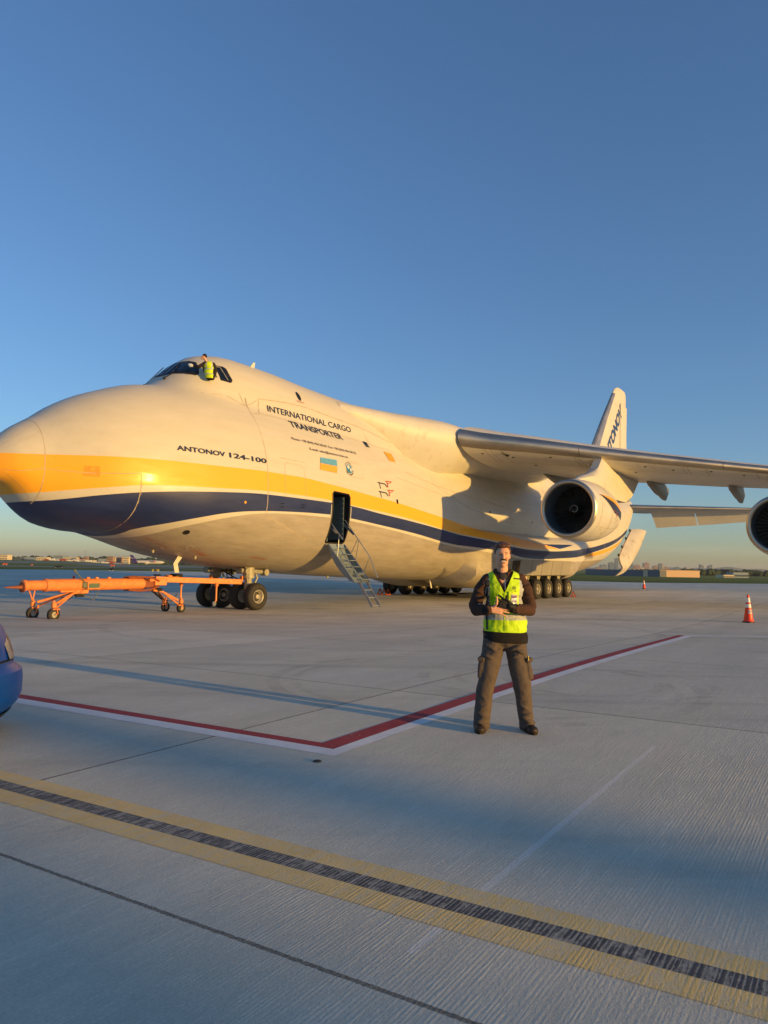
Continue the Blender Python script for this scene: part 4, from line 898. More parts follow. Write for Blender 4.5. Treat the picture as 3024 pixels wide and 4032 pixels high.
# ---------------------------------------------------------------- tow bar (local x from the nose gear towards its tip)
M_OR = mat('orange_tow_bar_paint', '#e58a4c', .5, var=.16, vscale=5, dirt=('#8a4a24', .8)); M_ORD = mat('worn_orange_brown', '#8c4a2c', .6, var=.2, vscale=8)
tow = empty('tow_bar', (-6.418, 30.308, -.35), R(-120.61))
tag(tow, 'long orange aircraft tow bar on small wheels, joined to the nose gear', 'tow bar')
q = MB(); q.lathe((4.75, 0, 1.11), (1, 0, 0), [(-.02, .12), (0, .20), (.5, .205), (3.8, .20), (3.86, .215), (3.9, .215), (3.92, .165), (4.5, .16), (4.56, .185), (4.62, .185), (4.64, .17), (4.66, .1)], 20)
for x in (7.05, 6.7, 6.2): q.cbox((x, .0, 1.32), (.12, .1, .08), .015)
q.build('main_tube', M_OR, tow)
q = MB(); q.lathe((9.35, 0, 1.06), (1, 0, 0), [(0, .12), (.02, .165), (.06, .165), (.07, .08), (.1, .06), (.4, .035), (.62, .012)], 16); q.lathe((9.40, 0, 1.06), (1, 0, 0), [(0, .10), (.025, .10)], 14, cap=True)
q.build('towing_eye', M_ORD, tow)
q = MB(); q.tube([(9.22, .1, .95), (9.1, .1, .66), (9.0, 0, .60), (8.95, -.1, .66), (8.9, -.1, .95)], .022, 6); q.build('foot_loop', M_OR, tow)
q = MB()
for a in (-.16, .16):
    q.tube([(5.45, a*.7, 1.33), (5.0, a*1.3, 1.36), (4.6, a*1.5, 1.34), (4.2, a*1.6, 1.22), (4.05, a*.8, 1.12), (4.2, a*1.6, 1.0), (4.6, a*1.5, .88), (5.0, a*1.3, .86), (5.45, a*.7, .90)], .04, 7)
q.cbox((4.5, 0, 1.1), (.7, .26, .3), .04); q.build('spring_coupling', M_ORD, tow)
for s in (-1, 1):
    q = MB(); a, b = Vector((4.25, s*.14, 1.15)), Vector((.35, s*.86, 1.27)); d = b-a; an = math.atan2(d.y, d.x)
    q.cbox((a+b)/2, (d.length, .12, .21), .012, Euler((0, math.atan2(.12, 4)*1, an)).to_matrix())
    q.cbox(b+d.normalized()*.0, (.06, .16, .26), .01, Euler((0, 0, an)).to_matrix()); q.cyl(b, b+d.normalized()*.45+Vector((0, 0, .0)), .035, n=8); q.cbox(a+d*.05, (.5, .16, .24), .02, Euler((0, 0, an)).to_matrix())
    q.build('fork_arm', M_OR, tow)
    q = MB(); x, y = (1.62, s*.70) if s > 0 else (2.35, -.50); q.cyl((x, y, 1.12), (x, y, .42), .035, n=8); q.cbox((x, y, 1.04), (.12, .12, .14), .015); q.tube([(x, y, .42), (x+.04, y, .36), (x+.1, y, .32)], .03, 6); lg = q.build('support_leg', M_OR, tow)
    q = MB(); q.lathe((x+.1, y-.03, .30), (0, 1, 0), [(0, .02), (0, .09), (.06, .09), (.06, .02)], 14); q.build('castor', M_RAIL, lg)
q = MB(); q.cbox((3.9, .1, 1.28), (1.4, .34, .1), .02, Euler((0, R(4), 0)).to_matrix()); q.cbox((3.5, .0, 1.32), (.2, .3, .2), .03); q.build('fork_frame', M_OR, tow)
q = MB(); q.cbox((3.15, .05, 1.38), (.34, .42, .17), .03); q.cbox((3.95, -.1, 1.42), (.24, .2, .06), .02); q.build('hydraulic_box', M_BLACK, tow)
q = MB(); q.cbox((7.0, .24, 1.08), (.50, .10, .24), .012); q.cbox((6.7, .25, 1.08), (.06, .06, .06), .01); db = q.build('control_box', M_OR, tow)
q = MB(); q.box((7.0, .296, 1.08), (.42, .01, .16)); q.build('data_plate', mat('green_plate', '#5a6a52', .4), db)
q = MB(); q.cyl((7.28, .2, 1.17), (7.70, .2, 1.58), .016, n=6); q.cyl((7.64, .2, 1.52), (7.74, .2, 1.62), .032, n=8); q.cbox((7.3, .2, 1.1), (.2, .1, .2), .02); q.tube([(7.25, .24, 1.0), (7.5, .24, .82), (7.3, .24, .75), (6.95, .24, .6), (6.75, .22, .9)], .012, 5); q.build('pump_lever', mat('lever_grey_green', '#6f735e', .5, .3), tow)
def tow_axle(x0, ysp, r, arm_x, arm_z, fwd, post):
    for s in (-1, 1):
        q = MB(); y = s*ysp; px_ = x0+fwd*.0; top = post
        for o, rr in ((-.05, .03), (.09, .042)):
            q.tube([(arm_x+o*2, s*.08, arm_z), (arm_x+(px_-arm_x)*.25, s*(.08+.04), arm_z-.06), (px_-fwd*.12, y-s*.04, top-.06+o)], rr, 8)
        q.cbox((px_, y, top-.02), (.14, .12, .18), .02); q.cyl((px_, y, top-.1), (px_, y, top+.12), .04, n=8); q.cbox((px_-fwd*.06, y, top-.15), (.26, .16, .05), .015)
        q.tube([(px_-fwd*.04, y+.11, top-.15), (px_-fwd*.08, y+.11, top-.28), (px_, y+.11, r)], .02, 6); q.tube([(px_-fwd*.04, y-.11, top-.15), (px_-fwd*.08, y-.11, top-.28), (px_, y-.11, r)], .02, 6)
        ax = q.build('wheel_arm', M_OR, tow)
        q = MB(); q.cur = 0; q.lathe((px_, y-.07, r), (0, 1, 0), [(0, r*.5), (0, r*.85), (.02, r), (.12, r), (.14, r*.85), (.14, r*.5)], 20); q.cur = 1; q.lathe((px_, y-.07, r), (0, 1, 0), [(.02, 0), (.02, r*.52), (.12, r*.52), (.12, 0)], 14); q.build('wheel', [M_TYRE, M_RIM], ax)
tow_axle(8.65, .54, .20, 7.35, .88, 1, .52); tow_axle(3.2, .42, .18, 4.1, .86, -1, .44)
q = MB(); q.cbox((7.3, 0, .88), (.5, .2, .16), .03); q.cbox((7.75, 0, .9), (.7, .14, .08), .02); q.build('axle_bracket', M_OR, tow)
q = MB(); q.cbox((7.35, .02, .76), (.34, .12, .12), .02); q.tube([(7.6, .1, .8), (7.85, .15, .62), (8.1, .2, .72), (8.3, .25, .6)], .014, 5); q.tube([(4.1, .1, .8), (3.8, .15, .5), (3.4, .1, .42), (3.1, .1, .7)], .014, 5); q.cbox((4.0, .0, .86), (.26, .3, .14), .03); q.cyl((4.2, .0, .8), (3.5, -.3, .5), .04, n=8); q.build('hydraulic_line', M_BLACK, tow)

# ---------------------------------------------------------------- chocks, cones, cable, scrap
M_CHK = mat('orange_chock_paint', '#dd6a2c', .55, var=.15, vscale=10, dirt=('#6b3a1e', .5)); M_CHKD = mat('chock_rubber', '#3b2a20', .8, var=.3, vscale=12)
def chock(X, Y, rot, label, group, n=1, sc=1.0):
    q = p2w(X, Y); e = empty('wheel_chock', (q[0], q[1], -.35), rot); tag(e, label, 'chock', group); w_, h_, d_ = .36*sc, .40*sc, .24*sc; mb = MB()
    for y in (-d_/2, d_/2-.03):
        T_ = [Vector((-w_/2, y, .01)), Vector((w_/2, y, .01)), Vector((0, y, h_))]; C_ = sum(T_, Vector())/3; I_ = [C_+(v-C_)*.58 for v in T_]
        for k in range(3):
            a, b = T_[k], T_[(k+1) % 3]; c, d = I_[(k+1) % 3], I_[k]; mb.prism([a, b, c, d], (0, .03, 0))
    mb.build('end_frame', M_CHK, e); mb = MB()
    for s in (-1, 1): mb.prism([(s*w_/2, -d_/2+.03, .01), (s*w_/2, d_/2-.03, .01), (s*.02, d_/2-.03, h_), (s*.02, -d_/2+.03, h_)], (-s*.03, 0, -.0))
    mb.box((0, 0, .02), (w_, d_-.06, .03)); mb.build('ramp_face', M_CHKD, e); return e
TT = Vector((math.sin(R(35.5)), math.cos(R(35.5)))); NN = Vector((math.cos(R(35.5)), -math.sin(R(35.5))))
def p2w(X, Y): v = Vector((-12.08, 22.37))+TT*X+NN*Y; return v
for i, lab in enumerate(('bright orange right-hand chock of the row of three by the far wheels', 'middle chock of the row of three by the far main wheels', 'leftmost chock of the row of three by the far main wheels')):
    v = p2w(27.05, -4.0); e = chock(27.05, -4.0, R(-8), lab, 'wheel chocks', sc=1.05); e.location = (v.x-.27*i, v.y+.12*i, -.35)
chock(36.05, 5.1, R(-20), 'orange triangular wheel chock in front of the rearmost main wheel', 'wheel chocks')
M_CONE = mat('orange_cone_plastic', '#f0431c', .4, var=.06, dirt=('#8a3318', .3)); M_REFL = mat('white_reflective_band', '#e6e3da', .35, var=.08, vscale=20, dirt=('#8a8478', .3)); M_STK = mat('grey_sticker', '#b9bcc0', .5)
def cone(x, y, h, rot, label):
    e = empty('traffic_cone', (x, y, gz2(x, y)+.004), rot); tag(e, label, 'traffic cone', 'traffic cones'); s = h/.91; r0, r1 = .150*s, .030*s
    rr = lambda z: r0+(r1-r0)*(z-.05*s)/(h-.05*s)
    q = MB(); g = [(.19*s*math.cos(math.pi/8+i*math.pi/4)*1.0, .19*s*math.sin(math.pi/8+i*math.pi/4)) for i in range(8)]
    q.rings([[(a, b, .0) for a, b in g], [(a, b, .03*s) for a, b in g], [(a*.95, b*.95, .045*s) for a, b in g]]); q.build('cone_base', M_BLACK, e)
    q = MB(); q.lathe((0, 0, 0), (0, 0, 1), [(.04*s, r0*1.12), (.07*s, r0*1.03), (.10*s, rr(.10*s))]+[(z*h, rr(z*h)) for z in (.2, .35, .5, .65, .8, .95)]+[(h-.012, rr(h-.012)), (h, r1*.6), (h-.02, r1*.4)], 28); b = q.build('cone_body', M_CONE, e)
    for z0, z1 in ((.73, .895), (.54, .665)):
        q = MB(); q.lathe((0, 0, 0), (0, 0, 1), [(z0*h, rr(z0*h)+.001), (z0*h, rr(z0*h)+.004), (z1*h, rr(z1*h)+.004), (z1*h, rr(z1*h)+.001)], 28); q.build('reflective_band', M_REFL, e)
    if h > 1:
        q = MB(); 
        for k in range(6):
            a0, a1 = R(-128+k*11), R(-117+k*11); z0, z1 = .33*h, .46*h
            q.add([(math.cos(a)*(rr(z)+.004), math.sin(a)*(rr(z)+.004), z) for a, z in ((a0, z0), (a1, z0), (a1, z1), (a0, z1))], [(0, 1, 2, 3)])
        st = q.build('sticker', M_STK, e, angle=0); q = MB(); vs, fs = text_2d('RSG', 1, 1, 0, 0)
        q.add([(math.cos(R(-124)+v[0]*R(52))*(rr(.39*h)+.006), math.sin(R(-124)+v[0]*R(52))*(rr(.39*h)+.006), .36*h+v[1]*.075) for v in vs], fs); q.build('sticker_lettering', M_BLACK, st, angle=0)
cone(13.86, 27.12, 1.05, .2, 'largest orange cone with two white bands and a grey sticker, right of the painted corner')
cone(26.4, 72.2, .92, .9, 'small orange cone far out on the apron under the tailplane')
cone(-29.2, 67.5, .85, .4, 'tiny red and white cone seen just above the orange tow bar')
q = MB(); pts = []
for X, Y, z in ((33.5, -1.0, 1.3), (34.0, -1.3, .6), (34.6, -1.6, .08), (33, -2.0, .03), (31, -2.3, .03), (29.5, -1.6, .04), (30.5, -.8, .03)): v = p2w(X, Y); pts.append((v.x, v.y, z-.34))
q.tube(pts, .035, 7); tag(q.build('ground_cable', M_BLACK), 'black cable hanging from the aircraft belly to the ground', 'cable')
q = MB(); q.lathe((-.50, 5.83, .008), (0, 0, 1), [(-.003, .028), (.0, .036), (.005, .028), (.006, .001)], 14, cap=True)
o = q.build('rubber_disc', mat('worn_rubber', '#3a3835', .9)); tag(o, 'small flat black disc lying on the concrete below the white corner', 'rubber disc')
# ---------------------------------------------------------------- unseen casters added behind the photographer to shade the foreground
M_COL = mat('caster_concrete', '#8f8b82', .8, var=.1)
mast = empty('shade_caster_column', (38.0, -22.0, 0)); tag(mast, 'unseen wide column added behind the photographer to cast the foreground shade band', 'light mast')  # column invented to cast the soft shade band across the apron
sdir = Vector((.837, -.547)); mdir = Vector((.547, .837)); c = sdir*85+mdir*4.14; mast.location = (c.x, c.y, 0); mast.rotation_euler = (0, 0, math.atan2(mdir.y, mdir.x))
q = MB(); q.rings([[(-.55, -.3, 0), (.55, -.3, 0), (.55, .3, 0), (-.55, .3, 0)], [(-.52, -.3, 12), (.52, -.3, 12), (.52, .3, 12), (-.52, .3, 12)]]); q.build('caster_shaft', M_COL, mast)
q = MB(); q.box((0, 0, 12.15), (2.4, .3, .3)); [q.cbox((x, -.25, 12.5), (.5, .3, .4), .03) for x in (-.9, -.3, .3, .9)]; q.build('caster_head', M_RAIL, mast)
bld = empty('shade_caster_building', (0, 0, 0)); tag(bld, 'unseen long grey building added behind the photographer to shade the near ground', 'building')  # block added out of view to keep the nearest concrete in shade
c = sdir*95+mdir*(2.3-30); bld.location = (c.x, c.y, 0); bld.rotation_euler = (0, 0, math.atan2(mdir.y, mdir.x))
q = MB(); q.box((0, -8, 7), (60, 15.9, 14)); q.build('wall', mat('caster_cladding', '#9a9c9c', .5, var=.05, vscale=.4), bld); q = MB(); q.box((0, -8, 14.2), (60.4, 16.4, .4)); q.build('roof', M_RAIL, bld)
q = MB()
for i in range(14): q.box((-27+i*4.15, -.02, 8), (3.2, .08, 3))
q.build('window', M_GLASS, bld)
# ---------------------------------------------------------------- airfield furniture and the town beyond
M_VG_ = mat('mast_grey', '#6d7072', .6)
def at(px, d): return (px-1512)/2800*d
def block(name, x0, x1, y, z0, z1, m, parent=None, depth=20):
    q = MB(); q.box(((x0+x1)/2, y+depth/2, (z0+z1)/2), (x1-x0, depth, z1-z0)); return q.build(name, m, parent, angle=0)
M_CREAM = mat('cream_cladding', '#d8c7a4', .8, var=.06, vscale=.2); M_BLUEG = mat('blue_grey_cladding', '#8796a0', .7, var=.06, vscale=.2); M_BRK = mat('brown_facade', '#a5836a', .8, var=.08, vscale=.1); M_ROOFD = mat('dark_flat_roof', '#5a5a58', .9); M_WIN = mat('far_window', '#2f3a40', .3)
M_GLT = mat('tower_glass', '#6f8796', .3, var=.12, vscale=.06, stretch=(1, 1, 3)); M_GLD = mat('dark_tower_glass', '#45535c', .3, var=.12, vscale=.06, stretch=(1, 1, 3)); M_PNK = mat('pink_granite', '#b08a7c', .7, var=.08, vscale=.08)
def building(px0, px1, d, z0, z1, m, label, rows=1, cols=6, doors=False, group='low buildings beyond the airfield', name='building', depth=None, roof=True):
    x0, x1 = at(px0, d), at(px1, d); dp = depth or (x1-x0)*.7; e = empty(name, ((x0+x1)/2, d, z0)); tag(e, label, 'building', group); w_ = x1-x0; h = z1-z0
    q = MB(); q.box((0, dp/2, h/2), (w_, dp, h)); q.build('wall', m, e, angle=0)
    if roof: q = MB(); q.box((0, dp/2, h+h*.02), (w_*1.01, dp*1.01, h*.04)); q.build('roof', M_ROOFD, e, angle=0)
    for r in range(rows):
        q = MB()
        for c in range(cols):
            ww = w_/cols*.6; hh = h/(rows+.6)*(.45 if not doors else .75); q.box((-w_/2+w_*(c+.5)/cols, -.05, h*(r+.55 if not doors else .42)/(rows+.15)), (ww, .3, hh))
        q.build('door_row' if doors else 'window_row', M_WIN if not doors else M_BLUEG, e, angle=0)
    return e
D0 = 1500
zt = lambda px, v: 1.58-((2130+v*.422)-(2200+.0172*px))*D0/2800
for i, (v0, v1, vt, m, lab, rw, cl, dr) in enumerate([
    (-40, 85, 128, M_CREAM, 'cream gabled building at the far left edge of the town', 2, 9, False),
    (100, 205, 150, M_GLD, 'dark low shed between the cream building and the long hangar', 1, 6, False),
    (205, 355, 150, M_BLUEG, 'long grey-blue hangar with a row of tall doors', 1, 7, True),
    (357, 457, 151, M_CREAM, 'cream end hangar joined to the grey-blue hangar', 1, 5, False),
    (513, 600, 136, M_BLUEG, 'tallest blue-grey hangar with a stepped roof', 2, 5, False),
    (601, 720, 151, M_CREAM, 'wide plain cream warehouse beside the tallest blue-grey hangar', 1, 8, False),
    (722, 790, 168, M_BRK, 'small brown building right of the wide cream warehouse', 1, 5, False),
    (793, 833, 149, M_BRK, 'narrow brown block standing above the lower roofs', 3, 3, False),
    (838, 905, 178, M_CREAM, 'low cream depot behind the parked trucks', 1, 6, False),
    (1012, 1067, 146, M_BRK, 'brown apartment block in the middle distance left of the purple tail', 4, 6, False),
    (1070, 1092, 152, M_CREAM, 'slim cream block beside the brown apartment block', 4, 3, False),
    (1094, 1150, 151, M_BRK, 'second brown apartment block nearest the purple tail', 4, 6, False),
    (930, 1010, 165, M_BLUEG, 'blue-grey depot among dark trees', 1, 6, False),
    (1160, 1215, 150, M_CREAM, 'cream block just left of the purple tail', 3, 5, False)]):
    px = v0*.422; building(v0*.422, v1*.422, D0+(i % 3)*25, -6.0 if v0 > 700 else -.6, zt(px, vt), m, lab, rw, cl, dr)
def tree_mass(name, label, segs, leafs, cat='trees', seed=3):
    """far belt of trees that reads as one mass"""
    rnd = random.Random(seed); q = MB()
    for x0, x1, y, z0, h, n in segs:
        for i in range(n):
            cx = rnd.uniform(x0, x1); cy = y+rnd.uniform(0, 30); hh = h*rnd.uniform(.55, 1.1)
            for k in range(5):
                r = hh*rnd.uniform(.22, .4); q.sph((cx+rnd.uniform(-.4, .4)*hh, cy, z0+hh*rnd.uniform(.25, .85)), (r*1.2, r, r*.8), 6, 4)
    o = q.build(name, leafs, angle=0); o['kind'] = 'stuff'; o['label'] = label; return o
M_TREE = mat('far_tree_foliage', '#38452a', .9, var=.4, vscale=.3)
tree_mass('far_trees', 'dark trees between the buildings on the left horizon', [(at(0, 1600), at(330, 1600), 1620, -2, 11, 60), (at(330, 1600), at(640, 1600), 1620, -6, 15, 120), (at(640, 1600), at(900, 1600), 1620, -6, 13, 60)], M_TREE)
# parked cars, vans and trailers in front of the town
def vehicle(px, d, kind, m, label):
    x = at(px, d); e = empty(kind, (x, d, gz2(x, d))); tag(e, label, 'van' if 'van' in kind else ('trailer' if 'trailer' in kind else 'car'), 'vehicles parked in front of the town')
    q = MB()
    if 'trailer' in kind: q.cbox((0, 0, 2.2), (9, 2.4, 2.8), .1); q.build('box_body', m, e); q = MB(); [q.cyl((xx, -1.1, .5), (xx, 1.1, .5), .5, n=10) for xx in (-3.4, -2.2, 3.0)]; q.build('wheel_set', M_TYRE, e)
    elif 'van' in kind: q.prism([(-2.8, -1, .4), (2.6, -1, .4), (2.8, -1, 1.2), (2.0, -1, 2.4), (-2.8, -1, 2.5)], (0, 2, 0)); q.build('body', m, e); q = MB(); q.box((1.9, -1.01, 1.8), (.8, .06, .6)); q.build('window', M_WIN, e); q = MB(); [q.cyl((xx, -1.02, .4), (xx, 1.02, .4), .4, n=10) for xx in (-1.8, 1.8)]; q.build('wheel_set', M_TYRE, e)
    else: q.prism([(-2.2, -.9, .35), (2.2, -.9, .35), (2.2, -.9, .85), (1.2, -.9, .95), (.6, -.9, 1.45), (-1.2, -.9, 1.45), (-2.1, -.9, 1.0)], (0, 1.8, 0)); q.build('body', m, e); q = MB(); q.box((-.25, -.91, 1.18), (1.7, .06, .34)); q.build('window', M_WIN, e); q = MB(); [q.cyl((xx, -.92, .33), (xx, .92, .33), .33, n=10) for xx in (-1.35, 1.35)]; q.build('wheel_set', M_TYRE, e)
M_VW = mat('white_vehicle_paint', '#d9d8d2', .4); M_VG = mat('grey_vehicle_paint', '#8c9094', .4); M_VR = mat('red_vehicle_paint', '#a04434', .4)
rv = random.Random(5); cnt = {}
ORD = 'first second third fourth fifth sixth seventh eighth ninth tenth eleventh twelfth'.split()
for i in range(34):
    v = 425+i*23+rv.uniform(-6, 6); kd = ('parked_car', 'parked_van', 'box_trailer')[(0, 1, 0, 2, 1)[i % 5]]; m = (M_VW, M_VW, M_VG, M_VW, M_VR)[rv.randrange(5)]
    cn = {M_VW: 'white', M_VG: 'grey', M_VR: 'reddish'}[m]+' '+{'parked_car': 'car', 'parked_van': 'van', 'box_trailer': 'box trailer'}[kd]; n = cnt[cn] = cnt.get(cn, 0)+1
    vehicle(v*.422, 1050+rv.uniform(-60, 60), kd, m, '%s %s from the left in the far parked row before the town' % (ORD[n-1], cn))
for px, h, lab in ((257, 15, 'thin light mast above the tallest blue-grey hangar'), (357, 20, 'thin tall light mast right of the wide cream warehouse'), (418, 13, 'short thin light mast left of the apartment blocks')):
    d = 1500; e = empty('light_mast', (at(px, d), d-20, -5)); tag(e, lab, 'light mast', 'light masts by the town'); q = MB(); q.cyl((0, 0, 0), (0, 0, h+5), .28, .16, 6); q.build('mast_pole', M_VG_, e); q = MB(); q.box((0, 0, h+5), (3.0, .6, .6)); q.build('lamp_bar', M_VG_, e)
# distant freighter with a purple tail
M_PUR = mat('purple_paint', '#3f2470', .5); M_FXO = mat('orange_lettering', '#d8622a', .5); M_FXW = mat('freighter_white', '#d5cfc2', .5)
fx = empty('parked_freighter', (at(517, 1250), 1250, gz2(at(517, 1250), 1250)+.2), 0); tag(fx, 'distant white cargo jet with a purple tail, parked beyond the grass', 'aircraft')
q = MB(); q.lathe((3, 0, 4.8), (1, 0, 0), [(0, .4), (6, 2.2), (14, 3.0), (48, 3.0), (54, 2.3), (58, .3)], 16); bo = q.build('fuselage', M_FXW, fx)
q = MB(); q.prism([(0, -.3, 17), (4.5, -.3, 17), (12.5, -.3, 7.2), (4, -.3, 6.5)], (0, .6, 0)); tfx = q.build('tail_fin', M_PUR, fx); q = MB(); q.prism([(1, -3.01, 4.2), (12, -3.01, 7.3), (16, -3.01, 3.2), (9, -3.01, 1.9)], (0, .3, 0)); q.lathe((1.5, 0, 9.6), (1, 0, 0), [(0, 1.2), (1, 1.6), (8, 1.5), (10, .9)], 12); q.build('tail_cone', M_PUR, fx)
q = MB(); vs, fs = text_2d('Fed', 5.4, 2.2, 2.6, 10.2, bold=.03); q.add([(a, -.34, b) for a, b in vs], fs); q.build('tail_lettering', M_FXW, tfx, angle=0)
q = MB(); vs, fs = text_2d('Fed', 6.5, 2.6, 36, 4.6, bold=.04); q.add([(a, -3.04, b) for a, b in vs], fs); q.build('side_lettering', M_PUR, bo, angle=0); q = MB(); vs, fs = text_2d('Ex', 4.2, 2.6, 43, 4.6, bold=.04); q.add([(a, -3.04, b) for a, b in vs], fs); q.build('side_lettering', M_FXO, bo, angle=0)
q = MB(); q.prism([(26, -3, 3.4), (36, -3, 3.4), (29, -24, 4.4), (26, -24, 4.4)], (0, 0, .5)); q.prism([(26, 3, 3.4), (36, 3, 3.4), (29, 24, 4.4), (26, 24, 4.4)], (0, 0, .5)); q.build('wing', M_FXW, fx); q = MB(); q.lathe((30, -8.5, 2.4), (1, 0, 0), [(0, 1.2), (.5, 1.5), (4, 1.3), (6, .8)], 14, cap=True); q.build('engine', M_FXW, fx); q = MB(); [q.cyl((xx, -1.5, .6), (xx, 1.5, .6), .6, n=10) for xx in (31, 50)]; q.build('wheel_set', M_TYRE, fx)
# signs on the grass
def sign(px, ytop, ybot, w_px, m_face, label, legs=True, m2=None, d=None):
    hor = 2200+.0172*px; d = d or 1.93*2800/(ybot-hor); x = at(px, d); e = empty('airfield_sign', (x, d, gz2(x, d))); tag(e, label, 'sign', 'signs along the taxiways'); w_ = w_px/2800*d; h = (ybot-ytop)/2800*d
    q = MB(); q.cbox((0, 0, h*.68), (w_, .2, h*.64), .02); q.build('sign_panel', m_face, e)
    if m2: q = MB(); q.box((0, -.11, h*.68), (w_*.34, .04, h*.5)); q.build('sign_legend', m2, e)
    q = MB(); [q.cyl((xx*w_*.38, 0, 0), (xx*w_*.38, 0, h*.4), .05, n=6) for xx in (-1, 1)]; q.build('leg', M_VW, e)
M_SB = mat('sign_back_black', '#171410', .7); M_SO = mat('orange_sign_face', '#d0603a', .6); M_SY = mat('yellow_sign_face', '#b5a020', .6)
sign(28, 2218, 2226, 18, M_SO, 'orange airfield sign furthest left on the grass'); sign(134, 2222, 2227, 8, M_SO, 'tiny orange sign standing alone by the taxiway'); sign(239, 2227.5, 2235, 33, M_SB, 'long low black sign panel on white legs'); sign(447, 2238.5, 2248, 15, M_SB, 'short black sign panel on two white legs'); sign(451, 2221, 2229, 16, M_SO, 'orange sign behind the short black sign panel'); sign(620, 2241.5, 2252, 28, M_SY, 'yellow sign with a black middle, nearest the aircraft belly', m2=M_SB)
q = MB(); px_, d_ = 712, 90.0; x = at(px_, d_); q.cyl((x, d_, -.35), (x, d_, -.1), .12, .08, 8); q.cyl((x, d_, -.1), (x, d_, .1), .05, .04, 8); tag(q.build('edge_marker', mat('blue_marker', '#39506e', .5)), 'small blue edge marker behind the tow bar fork', 'marker')
# right side: sheds, skyline, hills
def up(u): return 2200+u*.4967
def zr(u, v, d): px = up(u); return 1.58-((2120+v*.4967)-(2200+.0172*px))*d/2800
e = empty('long_dark_shed', (0, 0, 0)); tag(e, 'long low dark grey shed beyond the grass, left of the peach warehouse', 'building')
a = Vector((at(up(215), 760), 760)); b_ = Vector((at(up(803), 470), 470)); q = MB(); q.prism([(a.x, a.y, -7), (b_.x, b_.y, -7), (b_.x+25, b_.y+30, -7), (a.x+25, a.y+30, -7)], (0, 0, 8.4)); q.build('wall', mat('dark_shed_cladding', '#5b6066', .8, var=.05, vscale=.1), e, angle=0)
building(up(800), up(1118), 480, -4.2, zr(950, 253, 480), mat('peach_cladding', '#e0bb94', .8, var=.03, vscale=.1), 'plain peach warehouse with a flat roof right of the dark shed', 0, 1, group=None, depth=30)
building(up(1306), up(1390), 600, -4.6, zr(1340, 289, 600), M_CREAM, 'low cream annex on the far right grass', 1, 6, group=None, depth=14); building(up(1385), up(1503), 612, -4.6, zr(1440, 270, 612), M_BLUEG, 'low grey shed behind the cream annex at far right', 1, 8, group=None, depth=14)
M_RT = M_TREE
tree_mass('far_woods', 'dark belt of trees on the right horizon', [(at(up(1115), 900), at(up(1800), 900), 930, -5, 8.5, 170), (at(up(560), 1400), at(up(1115), 1400), 1420, -5, 7, 70)], M_RT, seed=9)
DS = 4500
def tower(u0, u1, vt, m, label, slant=0, rows=10, cols=4, d=DS, lean=0):
    x0, x1 = at(up(u0), d), at(up(u1), d); w_ = x1-x0; z1 = zr((u0+u1)/2, vt, d); e = empty('office_tower', ((x0+x1)/2, d, -5)); tag(e, label, 'tower', 'downtown towers on the horizon'); h = z1+5
    q = MB(); hw = w_/2; q.prism([(-hw, 0, 0), (hw, 0, 0), (hw, 0, h-(slant if slant > 0 else 0)), (-hw, 0, h+(slant if slant < 0 else 0))], (0, w_*.9, 0)); wl = q.build('wall', m, e, angle=0)
    q = MB(); n = max(3, int(h/7))
    for r in range(n): q.box((0, -.15, h*.97*(r+.5)/n*(1-abs(slant)/h)), (w_*.92, .3, h/n*.42))
    q.build('window_bands', M_WIN if m is not M_GLD else M_GLT, e, angle=0)
    if not slant: q = MB(); q.box((w_*.05, w_*.4, h+1.5), (w_*.4, w_*.4, 3)); q.build('roof_plant', M_ROOFD, e, angle=0)
for u0, u1, vt, m, lab, sl in [
    (300, 338, 228, M_PNK, 'low brown block at the left end of the skyline', 0), (340, 388, 209, M_BLUEG, 'grey slab left of the dark glass tower', 0), (404, 443, 193, M_GLD, 'dark glass tower left of the tallest pale tower', 0),
    (451, 475, 158, M_GLT, 'tallest pale glass tower beside the hanging cargo door', 0), (520, 545, 222, M_PNK, 'low pink block right of the cargo door tip', 0), (552, 590, 185, M_GLT, 'broad blue glass tower right of the cargo door', 0), (594, 607, 214, M_BRK, 'thin brown tower beside the broad blue tower', 0),
    (610, 647, 212, M_PNK, 'squat pink tower in the middle of the skyline', 0), (650, 678, 229, M_CREAM, 'low pale block between two pink towers', 0), (680, 721, 195, M_PNK, 'tall pinkish tower with bright side', 0), (722, 748, 240, M_CREAM, 'very low pale block right of the tall pinkish tower', 0),
    (753, 785, 218, M_BRK, 'brown tower alone above the shed roof', 0), (796, 822, 202, M_GLD, 'dark blue tower above the peach warehouse corner', 0), (823, 834, 203, M_CREAM, 'pale narrow slab attached to the dark blue tower', 0), (838, 866, 226, M_PNK, 'pale pink low tower above the peach warehouse', 0), (867, 880, 236, M_BRK, 'small brown block right of the pale pink low tower', 0),
    (925, 957, 228, M_GLD, 'dark rounded block above the middle of the warehouse', 0), (960, 975, 242, M_BRK, 'tiny brown block in the skyline gap', 0), (998, 1018, 229, M_PNK, 'narrow pink tower above the warehouse right half', 0), (1028, 1046, 238, M_CREAM, 'small cream tower above the warehouse right end', 0), (1050, 1072, 246, M_BRK, 'lowest brown block above the warehouse right end', 0),
    (1123, 1151, 207, M_GLD, 'grey tower with a roof slanting down to the right', 9), (1188, 1218, 209, M_GLD, 'grey tower with a roof slanting down to the left', -9), (1232, 1256, 254, M_CREAM, 'small pale block right of the slanted towers', 0)]:
    tower(u0, u1, vt, m, lab, sl)
hm = MB(); A = []; B = []
rh = random.Random(2)
